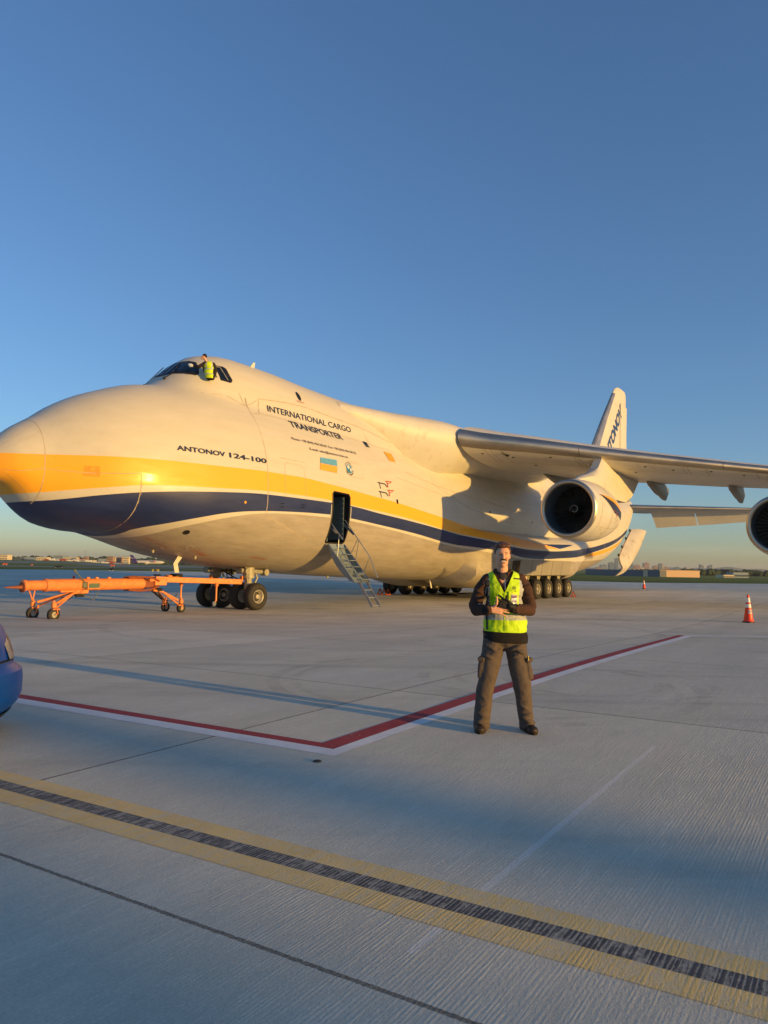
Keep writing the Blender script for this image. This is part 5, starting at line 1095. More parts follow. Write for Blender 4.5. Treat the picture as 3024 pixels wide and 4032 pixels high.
for layer, (dh, amp, base, xs) in enumerate(((8000, 26, 8, (at(2050, 8000), at(3500, 8000))), (8600, 40, 16, (at(2500, 8600), at(3500, 8600))))):
    fr_ = []; tp_ = []; bk = []
    for i in range(61):
        x = xs[0]+(xs[1]-xs[0])*i/60; h = base+amp*(.5+.3*math.sin(i*.31+layer)+.2*math.sin(i*.83+2*layer))*sm(i/14)*(1 if layer == 0 else sm((60-i)/30+.3)); fr_.append((x, dh-250, -5)); tp_.append((x, dh, h)); bk.append((x, dh+250, -5))
    hm.rings([fr_, tp_, bk], closed=False)
o = hm.build('hills', mat('hill_ground', '#4d5a4a', .9, var=.1, vscale=.002), angle=60); o['kind'] = 'structure'

# air between here and the horizon
hz = MB(); hz.box((0, 4400, 30), (22400, 9400, 100)); hz = hz.build('haze', None, angle=0) if False else hz
hm_ = bpy.data.materials.new('haze_air'); hm_.use_nodes = True; t = hm_.node_tree; t.nodes.remove(t.nodes['Principled BSDF']); v = t.nodes.new('ShaderNodeVolumePrincipled')
v.inputs['Density'].default_value = .00009; v.inputs['Color'].default_value = L('#dfe3e6'); v.inputs['Anisotropy'].default_value = .2; t.links.new(v.outputs[0], t.nodes['Material Output'].inputs['Volume'])
o = hz.build('haze', hm_, angle=0); o['kind'] = 'stuff'; o['label'] = 'thin haze over the airfield'
# ---------------------------------------------------------------- people
from mathutils.bvhtree import BVHTree
def ell(mb, c, r, rot=(0, 0, 0), n=20): mb.sph(c, r, n, n//2+2, Euler([R(a) for a in rot]).to_matrix())
def cap(mb, a, b, ra, rb, n=14, flat=1.0):
    a, b = Vector(a), Vector(b); mb.tube([a, a.lerp(b, .5), b], [ra, (ra+rb)/2, rb], n); mb.sph(a, ra, n, 7); mb.sph(b, rb, n, 7)
def chain(mb, pts, rs, n=12):
    for i in range(len(pts)-1): cap(mb, pts[i], pts[i+1], rs[i], rs[i+1], n)
def sculpt(mb, name, mats, parent, vox=.006, smooth=4, fold=0, fsize=.12, fsize2=.03, fold2=0, seed=0):
    """weld the collected shapes into one continuous surface"""
    o = mb.build('tmp', mats, None, angle=0); m = o.modifiers.new('r', 'REMESH'); m.mode = 'VOXEL'; m.voxel_size = vox
    s = o.modifiers.new('s', 'SMOOTH'); s.iterations = smooth; s.factor = .5
    for amt, sz, k in ((fold, fsize, 0), (fold2, fsize2, 1)):
        if amt:
            tx = bpy.data.textures.new('folds', 'CLOUDS'); tx.noise_scale = sz; tx.noise_depth = 2
            d = o.modifiers.new('d', 'DISPLACE'); d.texture = tx; d.strength = amt; d.mid_level = .5; d.texture_coords = 'LOCAL'
    dg = bpy.context.evaluated_depsgraph_get(); me = bpy.data.meshes.new_from_object(o.evaluated_get(dg)); bpy.data.objects.remove(o)
    me.name = name; me.materials.clear()
    for q in (mats if isinstance(mats, (list, tuple)) else [mats]): me.materials.append(q)
    me.shade_smooth(); r = bpy.data.objects.new(name, me); COL.objects.link(r)
    if parent: r.parent = parent
    return r
def wrinkle(mb, c, r, z, tilt, a0, a1, w=.010, ry=None):
    """a cloth fold lying on a limb: an arc around the centre line, pressed into it"""
    pts = []; rs = []
    for i in range(9):
        t = i/8; a = R(a0+(a1-a0)*t); pts.append((c[0]+r*math.cos(a), c[1]+(ry or r)*math.sin(a), z+tilt*(t-.5))); rs.append(w*math.sin(math.pi*(.12+.76*t)))
    mb.tube(pts, rs, 8)
def cut(o, test, planes=()):
    bm = bmesh.new(); bm.from_mesh(o.data)
    for co, no in planes: bmesh.ops.bisect_plane(bm, geom=bm.verts[:]+bm.edges[:]+bm.faces[:], plane_co=co, plane_no=no)
    dl = [f for f in bm.faces if test(f.calc_center_median())]; bmesh.ops.delete(bm, geom=dl, context='FACES'); bm.to_mesh(o.data); bm.free()
def bvh(o): return BVHTree.FromPolygons([v.co for v in o.data.vertices], [tuple(p.vertices) for p in o.data.polygons])
def decal(mb, tree, poly, off=.003, seg=.012, dirv=(0, 1, 0)):
    def f(x, z):
        h = tree.ray_cast(Vector((x, -1.5, z)), Vector(dirv)); return (x, (h[0].y if h[0] else -.2)-off, z)
    poly_on(mb, poly, f, seg)
M_SKIN = mat('skin', '#e0a785', .55, var=.04, vscale=30, spec=.35); M_HAIR = mat('brown_hair', '#5a3b25', .55, var=.35, vscale=60, stretch=(1, .3, 1), bump=.4, bscale=90)
M_FLE = mat('dark_brown_fleece', '#4a352c', .9, var=.18, vscale=25, bump=.25, bscale=160, spec=.2); M_TSH = mat('grey_tshirt', '#3b3734', .9)
M_RIB = mat('black_ribbing', '#15100f', .9, bump=.4, bscale=60, stretch=(6, 1, 1))
M_TRO = mat('brown_work_trousers', '#5a4f47', .8, var=.12, vscale=14, bump=.15, bscale=200, spec=.25, dirt=('#4a3527', .3)); M_BOOT = mat('boot_leather', '#2a1d12', .55, var=.3, vscale=18, dirt=('#86602c', .6)); M_SOLE = mat('boot_sole', '#241c12', .9, dirt=('#8a6a2e', .6))
M_GLOVE = mat('black_glove', '#101010', .7, var=.2, vscale=30); M_TEETH = mat('teeth', '#e8ddd0', .3); M_EYE = mat('eye_dark', '#140d0b', .3); M_LIP = mat('lip', '#9c5a4c', .5); M_STACHE = mat('moustache_brown', '#3d2113', .7, var=.3, vscale=80)
def vest_mat(name, stripes, yellow='#c8f01a'):
    m = bpy.data.materials.new(name); m.use_nodes = True; t = m.node_tree; b = t.nodes['Principled BSDF']; tc = t.nodes.new('ShaderNodeTexCoord'); P = tc.outputs['Object']
    sx = t.nodes.new('ShaderNodeSeparateXYZ'); t.links.new(P, sx.inputs[0]); X, Y, Z = sx.outputs
    lt = lambda a, c: mth(t, 'LESS_THAN', a, c); gt = lambda a, c: mth(t, 'GREATER_THAN', a, c); k = None
    for f in stripes:
        v = f(t, X, Y, Z, lt, gt); k = v if k is None else mth(t, 'MAXIMUM', k, v)
    c = mixc(t, noise(t, P, 9, 4, .6, .3, .7), L(yellow), L('#b4dc14')); r = mixc(t, noise(t, P, 40, 4, .6, .3, .7), L('#b9bcbc'), L('#9fa2a3'))
    o = mixc(t, k, c, r); t.links.new(o, b.inputs['Base Color']); b.inputs['Roughness'].default_value = .55; b.inputs['Specular IOR Level'].default_value = .3
    bp = t.nodes.new('ShaderNodeBump'); bp.inputs['Distance'].default_value = .004; t.links.new(noise(t, P, 28, 4, .6), bp.inputs['Height']); t.links.new(bp.outputs[0], b.inputs['Normal'])
    return m
an_ = lambda t, *a: a[0] if len(a) == 1 else mth(t, 'MULTIPLY', a[0], an_(t, *a[1:]))
s1 = lambda t, X, Y, Z, lt, gt: an_(t, gt(Z, 1.072), lt(Z, 1.128))
s2 = lambda t, X, Y, Z, lt, gt: an_(t, gt(mth(t, 'SUBTRACT', X, mth(t, 'MULTIPLY', mth(t, 'SUBTRACT', Z, 1.2), .06)), .132), lt(mth(t, 'SUBTRACT', X, mth(t, 'MULTIPLY', mth(t, 'SUBTRACT', Z, 1.2), .06)), .18), gt(Z, 1.12))
s3 = lambda t, X, Y, Z, lt, gt: an_(t, lt(mth(t, 'ADD', X, mth(t, 'MULTIPLY', mth(t, 'SUBTRACT', Z, 1.2), .03)), -.142), gt(mth(t, 'ADD', X, mth(t, 'MULTIPLY', mth(t, 'SUBTRACT', Z, 1.2), .03)), -.186), gt(Z, 1.12))
M_VEST = vest_mat('hi_vis_vest', [s1, s2, s3])

# --- man in the foreground; local x to his left, y away from the camera, z up
b = MB()
ell(b, (-.012, .035, 1.735), (.076, .093, .092)); ell(b, (-.014, -.005, 1.705), (.070, .074, .085)); ell(b, (-.016, -.010, 1.640), (.056, .066, .060)); ell(b, (-.016, -.036, 1.602), (.030, .032, .024))
ell(b, (-.050, -.012, 1.632), (.018, .040, .034)); ell(b, (.020, -.012, 1.632), (.018, .040, .034))
ell(b, (-.048, -.058, 1.668), (.022, .020, .020)); ell(b, (.018, -.056, 1.668), (.022, .020, .020))      # raised cheeks of a smile
ell(b, (-.016, -.066, 1.722), (.052, .018, .013)); cap(b, (-.018, -.078, 1.712), (-.019, -.094, 1.673), .009, .0125); ell(b, (-.019, -.090, 1.668), (.019, .013, .009))
ell(b, (-.018, -.070, 1.624), (.030, .014, .008)); ell(b, (-.018, -.066, 1.648), (.034, .014, .010))
for s, x in ((-1, -.086), (1, .060)): ell(b, (x, .024, 1.688), (.007, .017, .029), (0, 0, s*-14))
cap(b, (-.012, .032, 1.64), (-.006, .038, 1.50), .050, .056); ell(b, (-.002, .035, 1.42), (.16, .09, .12)); ell(b, (.01, .035, 1.22), (.14, .10, .22)); ell(b, (.02, .03, .93), (.15, .10, .13))
# arms under the sleeves, then the bare right hand
chain(b, [(-.175, .035, 1.455), (-.275, .01, 1.20), (-.165, -.170, 1.172)], [.050, .042, .027]); chain(b, [(.185, .035, 1.46), (.262, .0, 1.19), (.055, -.185, 1.185)], [.050, .042, .030])
def hand(mb, W, ax, up, back, spread, lens, k=1.0, curl=(.15, .25, .3), thumb=None, r0=.0092):
    """palm from wrist W along ax, fingers fanned along up; back = out of the back of the hand"""
    W, ax, up, back = Vector(W), Vector(ax).normalized(), Vector(up).normalized(), Vector(back).normalized()
    for i in range(5):
        o = up*(.030-.0155*i)*k; cap(mb, W+o*.55, W+ax*.088*k+o, .0165*k, .0125*k, 10)
    for i, ln in enumerate(lens):
        a = spread[i]; d = (ax*math.cos(a)+up*math.sin(a)); p = W+ax*.090*k+up*(.031-.0205*i)*k; pts = [p]
        for j, f in enumerate((.44, .31, .25)):
            d = (d-back*curl[j]).normalized(); p = p+d*ln*f*k; pts.append(p)
        chain(mb, pts, [r0*k*1.08, r0*k, r0*k*.92, r0*k*.8], 10)
    if thumb:
        chain(mb, [W+ax*.022*k+up*.024*k]+[Vector(q) for q in thumb], [.015*k, .0125*k, .0105*k, .009*k], 10)
hand(b, (-.150, -.185, 1.178), (1, -.10, -.06), (.05, 0, 1), (0, -1, 0), (.10, .0, -.10, -.42), (.078, .084, .078, .062), 1.0, (.02, .06, .05), thumb=[(-.105, -.225, 1.235), (-.103, -.232, 1.268), (-.108, -.236, 1.300)])
# legs
for hx, kx, fx in ((-.085, -.155, -.215), (.105, .165, .245)): chain(b, [(hx, .03, .90), (kx, .0, .50), (fx, .02, .06)], [.085, .058, .036])
man = sculpt(b, 'person', M_SKIN, None, .0045, 2)
man.location = (1.19, 7.02, 0); man.rotation_euler = (0, 0, 0)
tag(man, 'smiling man with a moustache in a yellow-green vest and brown trousers, rubbing his hands together', 'person')
# fleece top
f = MB()
ell(f, (0, .035, 1.47), (.165, .095, .075)); ell(f, (.005, .03, 1.36), (.185, .118, .16)); ell(f, (.012, .03, 1.15), (.185, .122, .20)); ell(f, (.02, .03, 1.00), (.195, .125, .12))
chain(f, [(-.155, .035, 1.462), (-.222, .03, 1.36), (-.278, .015, 1.20), (-.270, -.02, 1.165), (-.20, -.12, 1.165), (-.165, -.17, 1.175)], [.060, .063, .064, .060, .048, .042], 16)
chain(f, [(.162, .035, 1.466), (.222, .03, 1.36), (.258, .0, 1.21), (.252, -.04, 1.17), (.15, -.14, 1.175), (.065, -.185, 1.19)], [.060, .063, .062, .060, .050, .044], 16)
for s_, el in ((-1, (-.278, .0, 1.20)), (1, (.258, -.01, 1.20))):
    for z, tl, a0, a1, w_ in ((1.40, .04, -150, -30, .010), (1.33, -.05, -150, -40, .011), (1.27, .05, -160, -30, .012), (1.22, -.04, -150, -20, .012)):
        wrinkle(f, (s_*(.222+(1.36-z)*.32), .02, 0), .062, z, tl, a0, a1, w_*1.1)
    for t in (.25, .45, .65, .85):
        a = Vector((-.26, -.03, 1.168) if s_ < 0 else (.24, -.05, 1.172)).lerp(Vector((-.165, -.17, 1.175) if s_ < 0 else (.065, -.185, 1.19)), t); f.tube([a+Vector((.0, -.02, .056)), a+Vector((s_*.012, -.05, .03)), a+Vector((-s_*.006, -.062, -.01)), a+Vector((s_*.01, -.03, -.05))], [.004, .010, .010, .004], 8)
fle = sculpt(f, 'sweatshirt', M_FLE, man, .008, 3, .024, .13, .04, .005)
cut(fle, lambda c: (c.z > 1.40 and c.y < .02 and abs(c.x+.01) < .070*(c.z-1.40)/.12+.003) or (c.z > 1.515 and abs(c.x+.008) < .066), [((-.01, 0, 1.395), (1, 0, -.070/.12)), ((-.01, 0, 1.395), (1, 0, .070/.12)), ((0, .02, 0), (0, 1, 0))])
c_ = MB(); rs = []
for j, (z, r) in enumerate(((1.475, .100), (1.50, .088), (1.53, .080), (1.562, .082), (1.566, .086), (1.55, .088), (1.50, .098))):
    g = []
    for k in range(27):
        a = R(-90+26+(360-52)*k/26) if j < 99 else 0; zz = z-.035*max(0, math.cos(a+R(90)))*(1 if z > 1.5 else .5)
        g.append((-.008+r*math.cos(a)*1.02, .035+r*math.sin(a)*.92, zz))
    rs.append(g)
c_.rings(rs, closed=False); c_.build('fleece_collar', M_FLE, fle, angle=60)
c_ = MB(); c_.sph((-.008, .02, 1.475), (.082, .075, .062), 16, 10); c_.build('tshirt', M_TSH, fle, angle=60)
zp = MB(); zp.tube([(-.004, -.098, 1.36), (-.004, -.090, 1.42), (-.006, -.075, 1.47)], .004, 5); zp.build('collar_zip', M_RAIL, fle)
# fleece hem and cuffs
h_ = MB(); rs = []
for z, e in ((.852, -.02), (.855, -.004), (.862, .0), (.90, .002), (.925, .0), (.945, -.004), (.965, -.012)):
    rs.append([(.024+(.218+e)*math.cos(2*math.pi*k/40), .03+(.150+e)*math.sin(2*math.pi*k/40), z+.012*math.cos(2*math.pi*k/40)*-1) for k in range(40)])
h_.rings(rs, cap=False); h_.build('hem_ribbing', M_RIB, fle, angle=60)
for a, b2 in (((-.195, -.13, 1.168), (-.150, -.185, 1.178)), ((.085, -.17, 1.185), (.035, -.195, 1.195))):
    h_ = MB(); h_.cyl(a, b2, .050, .040, 18, cap=False); h_.build('cuff', M_RIB, fle, angle=60)
# vest
v = MB()
ell(v, (0, .035, 1.474), (.188, .108, .086)); ell(v, (.0, .035, 1.44), (.205, .11, .08)); ell(v, (.005, .03, 1.36), (.200, .137, .17)); ell(v, (.012, .03, 1.15), (.206, .142, .23)); ell(v, (.018, .03, 1.03), (.218, .148, .18)); ell(v, (.018, .03, .98), (.218, .150, .14))
vest = sculpt(v, 'vest', M_VEST, man, .007, 3, .022, .10, .03, .006)
def vneck(c):
    if c.z > 1.33 and c.y < .03: 
        w_ = .105*(c.z-1.33)/.215; return -.012-w_ < c.x < -.012+w_*1.0
    return False
cut(vest, lambda c: vneck(c) or c.z < .955-.03*c.x or (c.z > 1.24 and abs(c.x-.003) > .205), [((-.012, 0, 1.33), (1, 0, -.105/.215)), ((-.012, 0, 1.33), (1, 0, .105/.215)), ((0, 0, .955), (.03, 0, 1)), ((.208, 0, 0), (1, 0, 0)), ((-.202, 0, 0), (1, 0, 0)), ((0, .03, 0), (0, 1, 0)), ((0, 0, 1.24), (0, 0, 1))])
tv = bvh(vest)
p_ = MB(); decal(p_, tv, [(-.016, 1.328), (-.006, 1.328), (-.004, .965), (-.016, .965)], .004); p_.build('vest_zip', mat('zip_yellow', '#a8cc14', .5), vest, angle=60)
p_ = MB(); decal(p_, tv, [(.028, 1.350), (.130, 1.345), (.124, 1.212), (.032, 1.222)], .012); po = p_.build('vest_pocket', mat('pocket_yellow', '#d2f02a', .5, var=.05), vest, angle=60)
p_ = MB(); decal(p_, tv, [(.055, 1.322), (.118, 1.316), (.112, 1.226), (.052, 1.232)], .016); p_.build('pass_card', mat('pass_card_white', '#c9cbd0', .2), po, angle=60)
p_ = MB(); decal(p_, tv, [(.060, 1.312), (.113, 1.307), (.110, 1.283), (.060, 1.285)], .018); decal(p_, tv, [(.062, 1.262), (.106, 1.259), (.105, 1.248), (.062, 1.250)], .018); p_.build('pass_print', mat('pass_print_purple', '#8a6d8c', .3), po, angle=60)
lx, lz = .086, 1.382; ring = [(lx+.020*math.cos(R(a)), lz+.020*math.sin(R(a))) for a in range(0, 360, 20)]; ring2 = [(lx+.0165*math.cos(R(a)), lz+.0165*math.sin(R(a))) for a in range(0, 360, 20)]
p_ = MB()
for i in range(18): decal(p_, tv, [ring[i], ring[(i+1) % 18], ring2[(i+1) % 18], ring2[i]], .004)
leaf = [(0, 1), (.22, .62), (.42, .72), (.36, .30), (.66, .46), (.74, .26), (1, .2), (.82, -.1), (.46, -.38), (.5, -.55), (.08, -.48), (.08, -.9), (-.08, -.9), (-.08, -.48), (-.5, -.55), (-.46, -.38), (-.82, -.1), (-1, .2), (-.74, .26), (-.66, .46), (-.36, .3), (-.42, .72), (-.22, .62)]
decal(p_, tv, [(lx+a*.0125, lz+b_*.0125) for a, b_ in leaf], .004); decal(p_, tv, [(.086, 1.356), (.104, 1.355), (.104, 1.349), (.090, 1.349)], .004); p_.build('round_leaf_logo', M_BLACK, vest, angle=0)
p_ = MB(); decal(p_, tv, [(.086, 1.482), (.176, 1.474), (.175, 1.460), (.086, 1.468)], .006); p_.build('strap_clip', M_BLACK, vest, angle=60)
p_ = MB(); decal(p_, tv, [(-.176, 1.38), (-.166, 1.38), (-.163, .975), (-.178, .975)], .007); p_.tube([(-.20, -.08, .99), (-.215, -.09, .96), (-.205, -.10, .925), (-.19, -.10, .93)], .005, 6); p_.build('black_strap', M_BLACK, vest, angle=60)
# head details
hr = MB(); ell(hr, (-.012, .042, 1.750), (.082, .094, .088)); ell(hr, (-.016, -.030, 1.792), (.066, .040, .028), (12, 0, -6)); ell(hr, (.020, -.038, 1.790), (.040, .034, .024), (10, 0, 10)); ell(hr, (-.082, .03, 1.735), (.012, .040, .040)); ell(hr, (.060, .03, 1.735), (.012, .040, .040))
hair = sculpt(hr, 'hair', M_HAIR, man, .004, 2, .006, .03)
cut(hair, lambda c: (c.y < -.026 and c.z < 1.768+.010*math.sin(c.x*60)) or (c.y < .028 and c.z < 1.715) or (c.y >= .028 and c.z < 1.655) or (c.y < .0 and c.z < 1.745 and abs(c.x+.012) < .07))
tm = bvh(man)
p_ = MB(); decal(p_, tm, [(-.052, 1.650), (-.040, 1.662), (-.019, 1.660), (.002, 1.662), (.016, 1.650), (.018, 1.640), (.0, 1.648), (-.019, 1.650), (-.038, 1.648), (-.054, 1.640)], .005, .006); p_.build('moustache', M_STACHE, man, angle=60)
p_ = MB(); decal(p_, tm, [(-.050, 1.648), (-.019, 1.648), (.012, 1.648), (.005, 1.634), (-.010, 1.627), (-.028, 1.627), (-.043, 1.634)], .003, .006); p_.build('lips', mat('lip_red', '#8a3f34', .5), man, angle=60)
p_ = MB(); decal(p_, tm, [(-.045, 1.646), (-.019, 1.645), (.007, 1.646), (.001, 1.637), (-.019, 1.633), (-.039, 1.637)], .0045, .006); p_.build('teeth', M_TEETH, man, angle=60)
for x0 in (-.044, .008):
    p_ = MB(); decal(p_, tm, [(x0-.014, 1.701), (x0-.004, 1.706), (x0+.008, 1.705), (x0+.013, 1.700), (x0+.004, 1.6985), (x0-.006, 1.6985)], .003, .006); p_.build('eye', M_EYE, man, angle=60)
    p_ = MB(); decal(p_, tm, [(x0-.018, 1.717), (x0-.004, 1.725), (x0+.010, 1.724), (x0+.018, 1.717), (x0+.006, 1.719), (x0-.006, 1.719)], .003, .006); p_.build('eyebrow', M_STACHE, man, angle=60)
# trousers
t_ = MB(); ell(t_, (.018, .03, .89), (.192, .125, .13)); ell(t_, (.022, .03, .93), (.188, .120, .07))
for s, P_, Rr in ((-1, [(-.085, .025, .86), (-.125, .01, .66), (-.165, -.005, .47), (-.190, .01, .27), (-.205, .02, .10), (-.208, .02, .050)], [.110, .102, .088, .081, .080, .080]), (1, [(.115, .025, .86), (.145, .01, .66), (.172, -.005, .47), (.205, .01, .27), (.228, .02, .10), (.232, .02, .050)], [.106, .098, .084, .075, .073, .074])):
    chain(t_, P_, Rr, 18)
for (x, y, z, sx) in ((-.208, .01, .595, -1), (.226, .01, .595, 1)): t_.cbox((x, y, z), (.060, .15, .19), .015, Euler((0, R(-7*sx), R(18*sx))).to_matrix())
rw = random.Random(11)
for s_, cxs in ((-1, [(.86, -.085, .108), (.66, -.125, .100), (.47, -.165, .086), (.27, -.190, .080), (.10, -.205, .079)]), (1, [(.86, .115, .104), (.66, .145, .096), (.47, .172, .082), (.27, .205, .074), (.10, .228, .073)])):
    def leg_at(z):
        zs = [q[0] for q in cxs][::-1]; return pch(zs, [q[1] for q in cxs][::-1], z), pch(zs, [q[2] for q in cxs][::-1], z)
    for z, tl, a0, a1, w_ in [(.80, .07, -150, -60, .013), (.77, -.06, -120, -30, .012), (.72, .05, -160, -90, .010), (.56, -.05, -150, -50, .010), (.50, .06, -140, -40, .012), (.46, -.07, -130, -30, .012), (.42, .05, -150, -60, .010), (.33, .08, -140, -60, .009), (.24, -.06, -150, -50, .010), (.16, .05, -160, -40, .013), (.115, -.045, -150, -30, .014), (.075, .04, -160, -20, .015), (.045, -.02, -150, -40, .013)]:
        cx2, r2 = leg_at(z); wrinkle(t_, (cx2, .012, 0), r2, z, tl*s_, a0+rw.uniform(-12, 12), a1+rw.uniform(-12, 12), w_*1.5)
tro = sculpt(t_, 'trousers', M_TRO, man, .008, 3, .026, .17, .045, .006); cut(tro, lambda c: c.z > .985 or c.z < .018)
p_ = MB()
for x, s in ((-.206, -1), (.220, 1)):
    m3 = Euler((0, R(-7*s), R(18*s))).to_matrix(); p_.cbox((x, .0, .690), (.066, .152, .045), .008, m3)
p_.build('pocket_flap', M_TRO, tro); tt_ = bvh(tro)
p_ = MB(); p_.tube([Vector((.225, -.085, .735)), Vector((.224, -.088, .690))], .005, 6); tag(p_.build('pen', mat('pen_yellow', '#e0c040', .3)), 'small pen clipped in the thigh pocket of the brown trousers', 'pen'); bpy.data.objects['pen'].location = man.location
# boots
for x, rot, nm in ((-.222, -8, 'boot'), (.250, 6, 'boot')):
    bt = MB(); m3 = Euler((0, 0, R(rot))).to_matrix(); o_ = Vector((x, .02, 0))
    for c, r in (((0, .02, .06), (.046, .062, .060)), ((0, -.05, .045), (.048, .085, .045)), ((0, -.125, .038), (.052, .065, .040)), ((0, .01, .11), (.050, .055, .05))): bt.sph(o_+m3 @ Vector(c), r, 18, 12, m3)
    k = sculpt(bt, nm, M_BOOT, man, .006, 2, .006, .03); cut(k, lambda c: c.z < .012)
    so_ = MB(); so_.rings([[o_+m3 @ Vector((.054*math.cos(a)*(1 if math.sin(a) > 0 else 1.05), -.05+.142*math.sin(a), z)) for a in [2*math.pi*i/24 for i in range(24)]] for z in (-.004, .004, .024)]); so_.build('boot_sole', M_SOLE, k)
    la = MB()
    for i in range(4): la.tube([o_+m3 @ Vector((-.024, -.035-.022*i, .108-.010*i)), o_+m3 @ Vector((.0, -.040-.022*i, .114-.011*i)), o_+m3 @ Vector((.024, -.035-.022*i, .108-.010*i))], .0035, 5)
    la.build('boot_lace', M_BLACK, k)
# gloved left hand, pushed against the bare palm
g = MB(); hand(g, (.045, -.205, 1.205), (-1, -.12, .42), (.40, .05, 1), (0, -1, 0), (.30, .05, -.12, -.25), (.074, .080, .072, .058), 1.04, (.05, .35, .6), thumb=[(.005, -.222, 1.262), (-.018, -.235, 1.292), (-.014, -.245, 1.312)], r0=.0105)
cap(g, (.06, -.195, 1.20), (.02, -.21, 1.215), .036, .034); gl = sculpt(g, 'glove', M_GLOVE, man, .0045, 2, .006, .03)
# radio microphone clipped on the shoulder
r_ = empty('radio_microphone', man.location); tag(r_, "black radio microphone clipped to the smiling man's vest at the shoulder", 'radio microphone')
p_ = MB(); p_.cbox((-.178, -.118, 1.425), (.050, .028, .058), .012); p_.build('microphone_body', M_BLACK, r_); p_ = MB(); p_.tube([(-.178, -.115, 1.40), (-.172, -.135, 1.36), (-.172, -.140, 1.30), (-.185, -.10, 1.24)], .008, 6); p_.build('coiled_lead', M_BLACK, r_)

# --- crew member leaning out of the cockpit window, wiping the windscreen
M_V2 = vest_mat('yellow_crew_vest', [lambda t, X, Y, Z, lt, gt: an_(t, gt(Z, .26), lt(Z, .30)), lambda t, X, Y, Z, lt, gt: an_(t, gt(Z, .08), lt(Z, .12)), lambda t, X, Y, Z, lt, gt: an_(t, gt(Z, .28), gt(X, -.105), lt(X, -.06)), lambda t, X, Y, Z, lt, gt: an_(t, gt(Z, .28), gt(X, .105), lt(X, .15))], '#d8e61c')
M_JKT = mat('dark_jacket', '#241a1c', .85, var=.2, vscale=20); M_HAIRD = mat('dark_hair', '#1c1512', .7)
cx_, cy_, cz_ = -6.74, 26.55, 8.60
b = MB(); ell(b, (-.235+.03, .0, .775), (.090, .074, .105), (0, -8, 0)); ell(b, (-.275, .0, .735), (.055, .055, .06)); ell(b, (-.315, .0, .755), (.022, .016, .020)); ell(b, (-.295, 0, .70), (.03, .035, .03)); ell(b, (-.185, -.07, .76), (.016, .010, .026))
cap(b, (-.17, 0, .70), (-.11, 0, .58), .052, .056); ell(b, (.0, 0, .34), (.16, .10, .24))
chain(b, [(-.16, -.04, .52), (-.36, -.10, .36), (-.58, .02, .42)], [.05, .04, .03]); hand(b, (-.60, .02, .425), (-1, .1, .06), (.05, .3, 1), (0, -1, 0), (.15, .0, -.1, -.25), (.08, .085, .08, .06), 1.05, (.1, .3, .3), thumb=[(-.65, -.01, .47), (-.68, -.02, .49), (-.70, -.02, .50)])
p2 = sculpt(b, 'person', M_SKIN, None, .009, 2); p2.location = (cx_, cy_, cz_)
tag(p2, 'crew member in a yellow vest leaning out of the cockpit window, wiping the windscreen', 'person')
j = MB(); ell(j, (-.02, .02, .46), (.205, .13, .14)); ell(j, (.02, .02, .22), (.19, .13, .26)); ell(j, (.06, .02, .0), (.17, .13, .16)); chain(j, [(-.14, -.04, .52), (-.34, -.10, .37), (-.36, -.09, .35), (-.56, .015, .415)], [.075, .066, .066, .05]); chain(j, [(.15, .03, .50), (.24, .05, .28), (.20, .0, .04)], [.075, .065, .06])
jk = sculpt(j, 'jacket', M_JKT, p2, .012, 2, .02, .1); cut(jk, lambda c: c.z < -.1)
j = MB(); ell(j, (-.03, .02, .46), (.200, .148, .15)); ell(j, (.01, .02, .24), (.195, .150, .26)); ell(j, (.05, .02, .02), (.175, .15, .17))
vs_ = sculpt(j, 'vest', M_V2, p2, .012, 2, .02, .12); cut(vs_, lambda c: c.z < -.06 or (c.z > .57 and abs(c.x+.12) < .06))
j = MB(); ell(j, (-.185, .004, .800), (.092, .080, .098), (0, -8, 0)); hh = sculpt(j, 'hair', M_HAIRD, p2, .009, 2); cut(hh, lambda c: (c.x < -.245 and c.z < .845) or c.z < .715 or (c.x < -.20 and c.z < .77))
cl = MB(); cl.sph((0, 0, 0), (.10, .035, .07), 14, 8, Euler((0, R(20), 0)).to_matrix()); c2 = sculpt(cl, 'cleaning_cloth', mat('pale_cloth', '#b9c4cb', .9), None, .012, 1, .05, .05); c2.location = (cx_-.70, cy_-.03, cz_+.43); tag(c2, 'pale cloth held against the cockpit windscreen', 'cloth')
# ---------------------------------------------------------------- blue car, its nose just in the frame at the left
M_CAR = mat('blue_car_paint', '#04479c', .3, .0, var=.05, vscale=3, coat=.06, spec=.25, dirt=('#3a4450', .25)); M_LENS = mat('headlight_lens', '#aeb6b8', .12, .0, var=.2, vscale=14, trans=.4); M_BEZ = mat('headlight_bezel', '#1e2226', .15, .3); M_CHR = mat('headlight_reflector', '#c8ccd0', .15, .9)
car = empty('parked_car', (-3.30, 6.2, 0)); tag(car, 'blue car whose front corner and headlight reach in at the left edge', 'car')
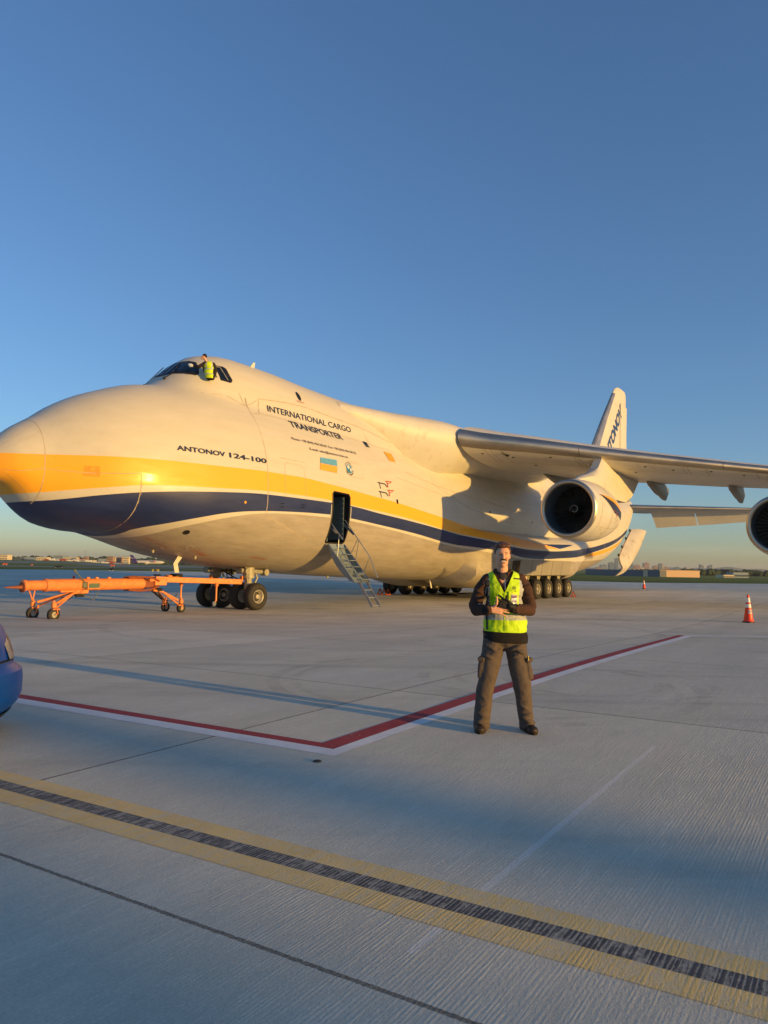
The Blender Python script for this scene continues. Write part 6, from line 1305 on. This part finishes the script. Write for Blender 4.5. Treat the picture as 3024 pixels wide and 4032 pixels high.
# local x forwards (0 at the nose), y across (0 centre), z up
PROF = [(-.30, .135), (-.17, .15), (-.10, .20), (-.035, .27), (0, .36), (0, .50), (-.012, .56), (-.05, .585), (-.09, .615), (-.10, .64)]
HOOD = [(-.115, .66), (-.15, .80), (-.20, .91), (-.27, 1.0), (-.38, 1.055), (-.58, 1.10), (-.9, 1.15), (-1.28, 1.20)]
def ycurve(y): return -.30*abs(y/.9)**3.4
q = MB(); YS = [-.9+.1*i for i in range(19)]
full = PROF+HOOD[1:]+[(-1.35, 1.20), (-1.9, 1.55), (-2.3, 1.70), (-3.2, 1.74), (-3.9, 1.66), (-4.35, 1.2), (-4.45, .9), (-4.5, .6), (-4.45, .3), (-4.2, .2)]
for nm, pr, m_ in (('car_body', full, M_CAR),):
    rs = []
    for y in YS:
        k = 1-.0; edge = max(0, abs(y)-.72)/.18
        rs.append([(x+ycurve(y)*(1 if x > -1.2 else max(0, 1-(-1.2-x)/.5)), y*(1-max(0, z-1.1)*.32), z-edge**2*.05*(1 if z > .9 else 0)) for x, z in pr])
    q.rings(rs, closed=True)
body = q.build('car_body', M_CAR, car, angle=28)
def lamp(s):
    l = MB(); rs = []
    for i in range(15):
        y = s*(min(.42+.46*i/10, .912)); back = max(0, i-10)*.09; g = []
        for j in range(7):
            t = j/6; x, z = pch([0, .35, .7, 1], [-.108, -.14, -.185, -.26], t), .66+(.97-.66)*t*(1-.25*(1-min(i, 10)/10)); g.append((x+ycurve(y)+.018-back, y, z))
        rs.append(g)
    l.rings(rs, closed=False); l.mi = [(1 if 3 <= k//6 < 9 and 0 < k % 6 < 5 else (2 if k//6 >= 10 and (k//6) % 2 else 0)) for k in range(len(l.f))]
    h = l.build('headlight', [M_LENS, M_BEZ, M_CHR], car, angle=50)
    r = MB(); r.sph((-.22+ycurve(.8), s*.80, .84), (.03, .05, .03)); r.build('indicator_bulb', mat('amber_bulb', '#d0552a', .3) if s < 0 else bpy.data.materials['amber_bulb'], h)
for s in (-1, 1): lamp(s)
q = MB(); q.rings([[(x+ycurve(y)+.006, y, z) for x, z in ((-.11, .662), (-.098, .655), (-.098, .645), (-.11, .65))] for y in YS]); q.build('trim_strip', M_BLACK, car)
q = MB(); q.rings([[(x+ycurve(y)+.006, y, z) for x, z in ((-.34, .10), (-.16, .13), (-.10, .19), (-.16, .17), (-.34, .14))] for y in YS]); q.build('lower_bumper_lip', M_BLACK, car)
for x in (-.95, -3.6):
    for s in (-1, 1):
        q = MB(); wheel_mesh(q, (x, s*.80, .34), s, .34, .22); q.build('wheel', WM, car, angle=30)
for s in (-1, 1):
    q = MB(); q.prism([(-1.5, s*.91, 1.2), (-2.15, s*.80, 1.58), (-3.7, s*.80, 1.56), (-4.1, s*.9, 1.2)], (0, -s*.03, 0)); q.build('side_window', M_GLASS, car)
q = MB(); q.prism([(-1.38, -.75, 1.24), (-1.38, .75, 1.24), (-2.1, .68, 1.64), (-2.1, -.68, 1.64)], (.02, 0, .03)); q.build('windscreen', M_GLASS, car)
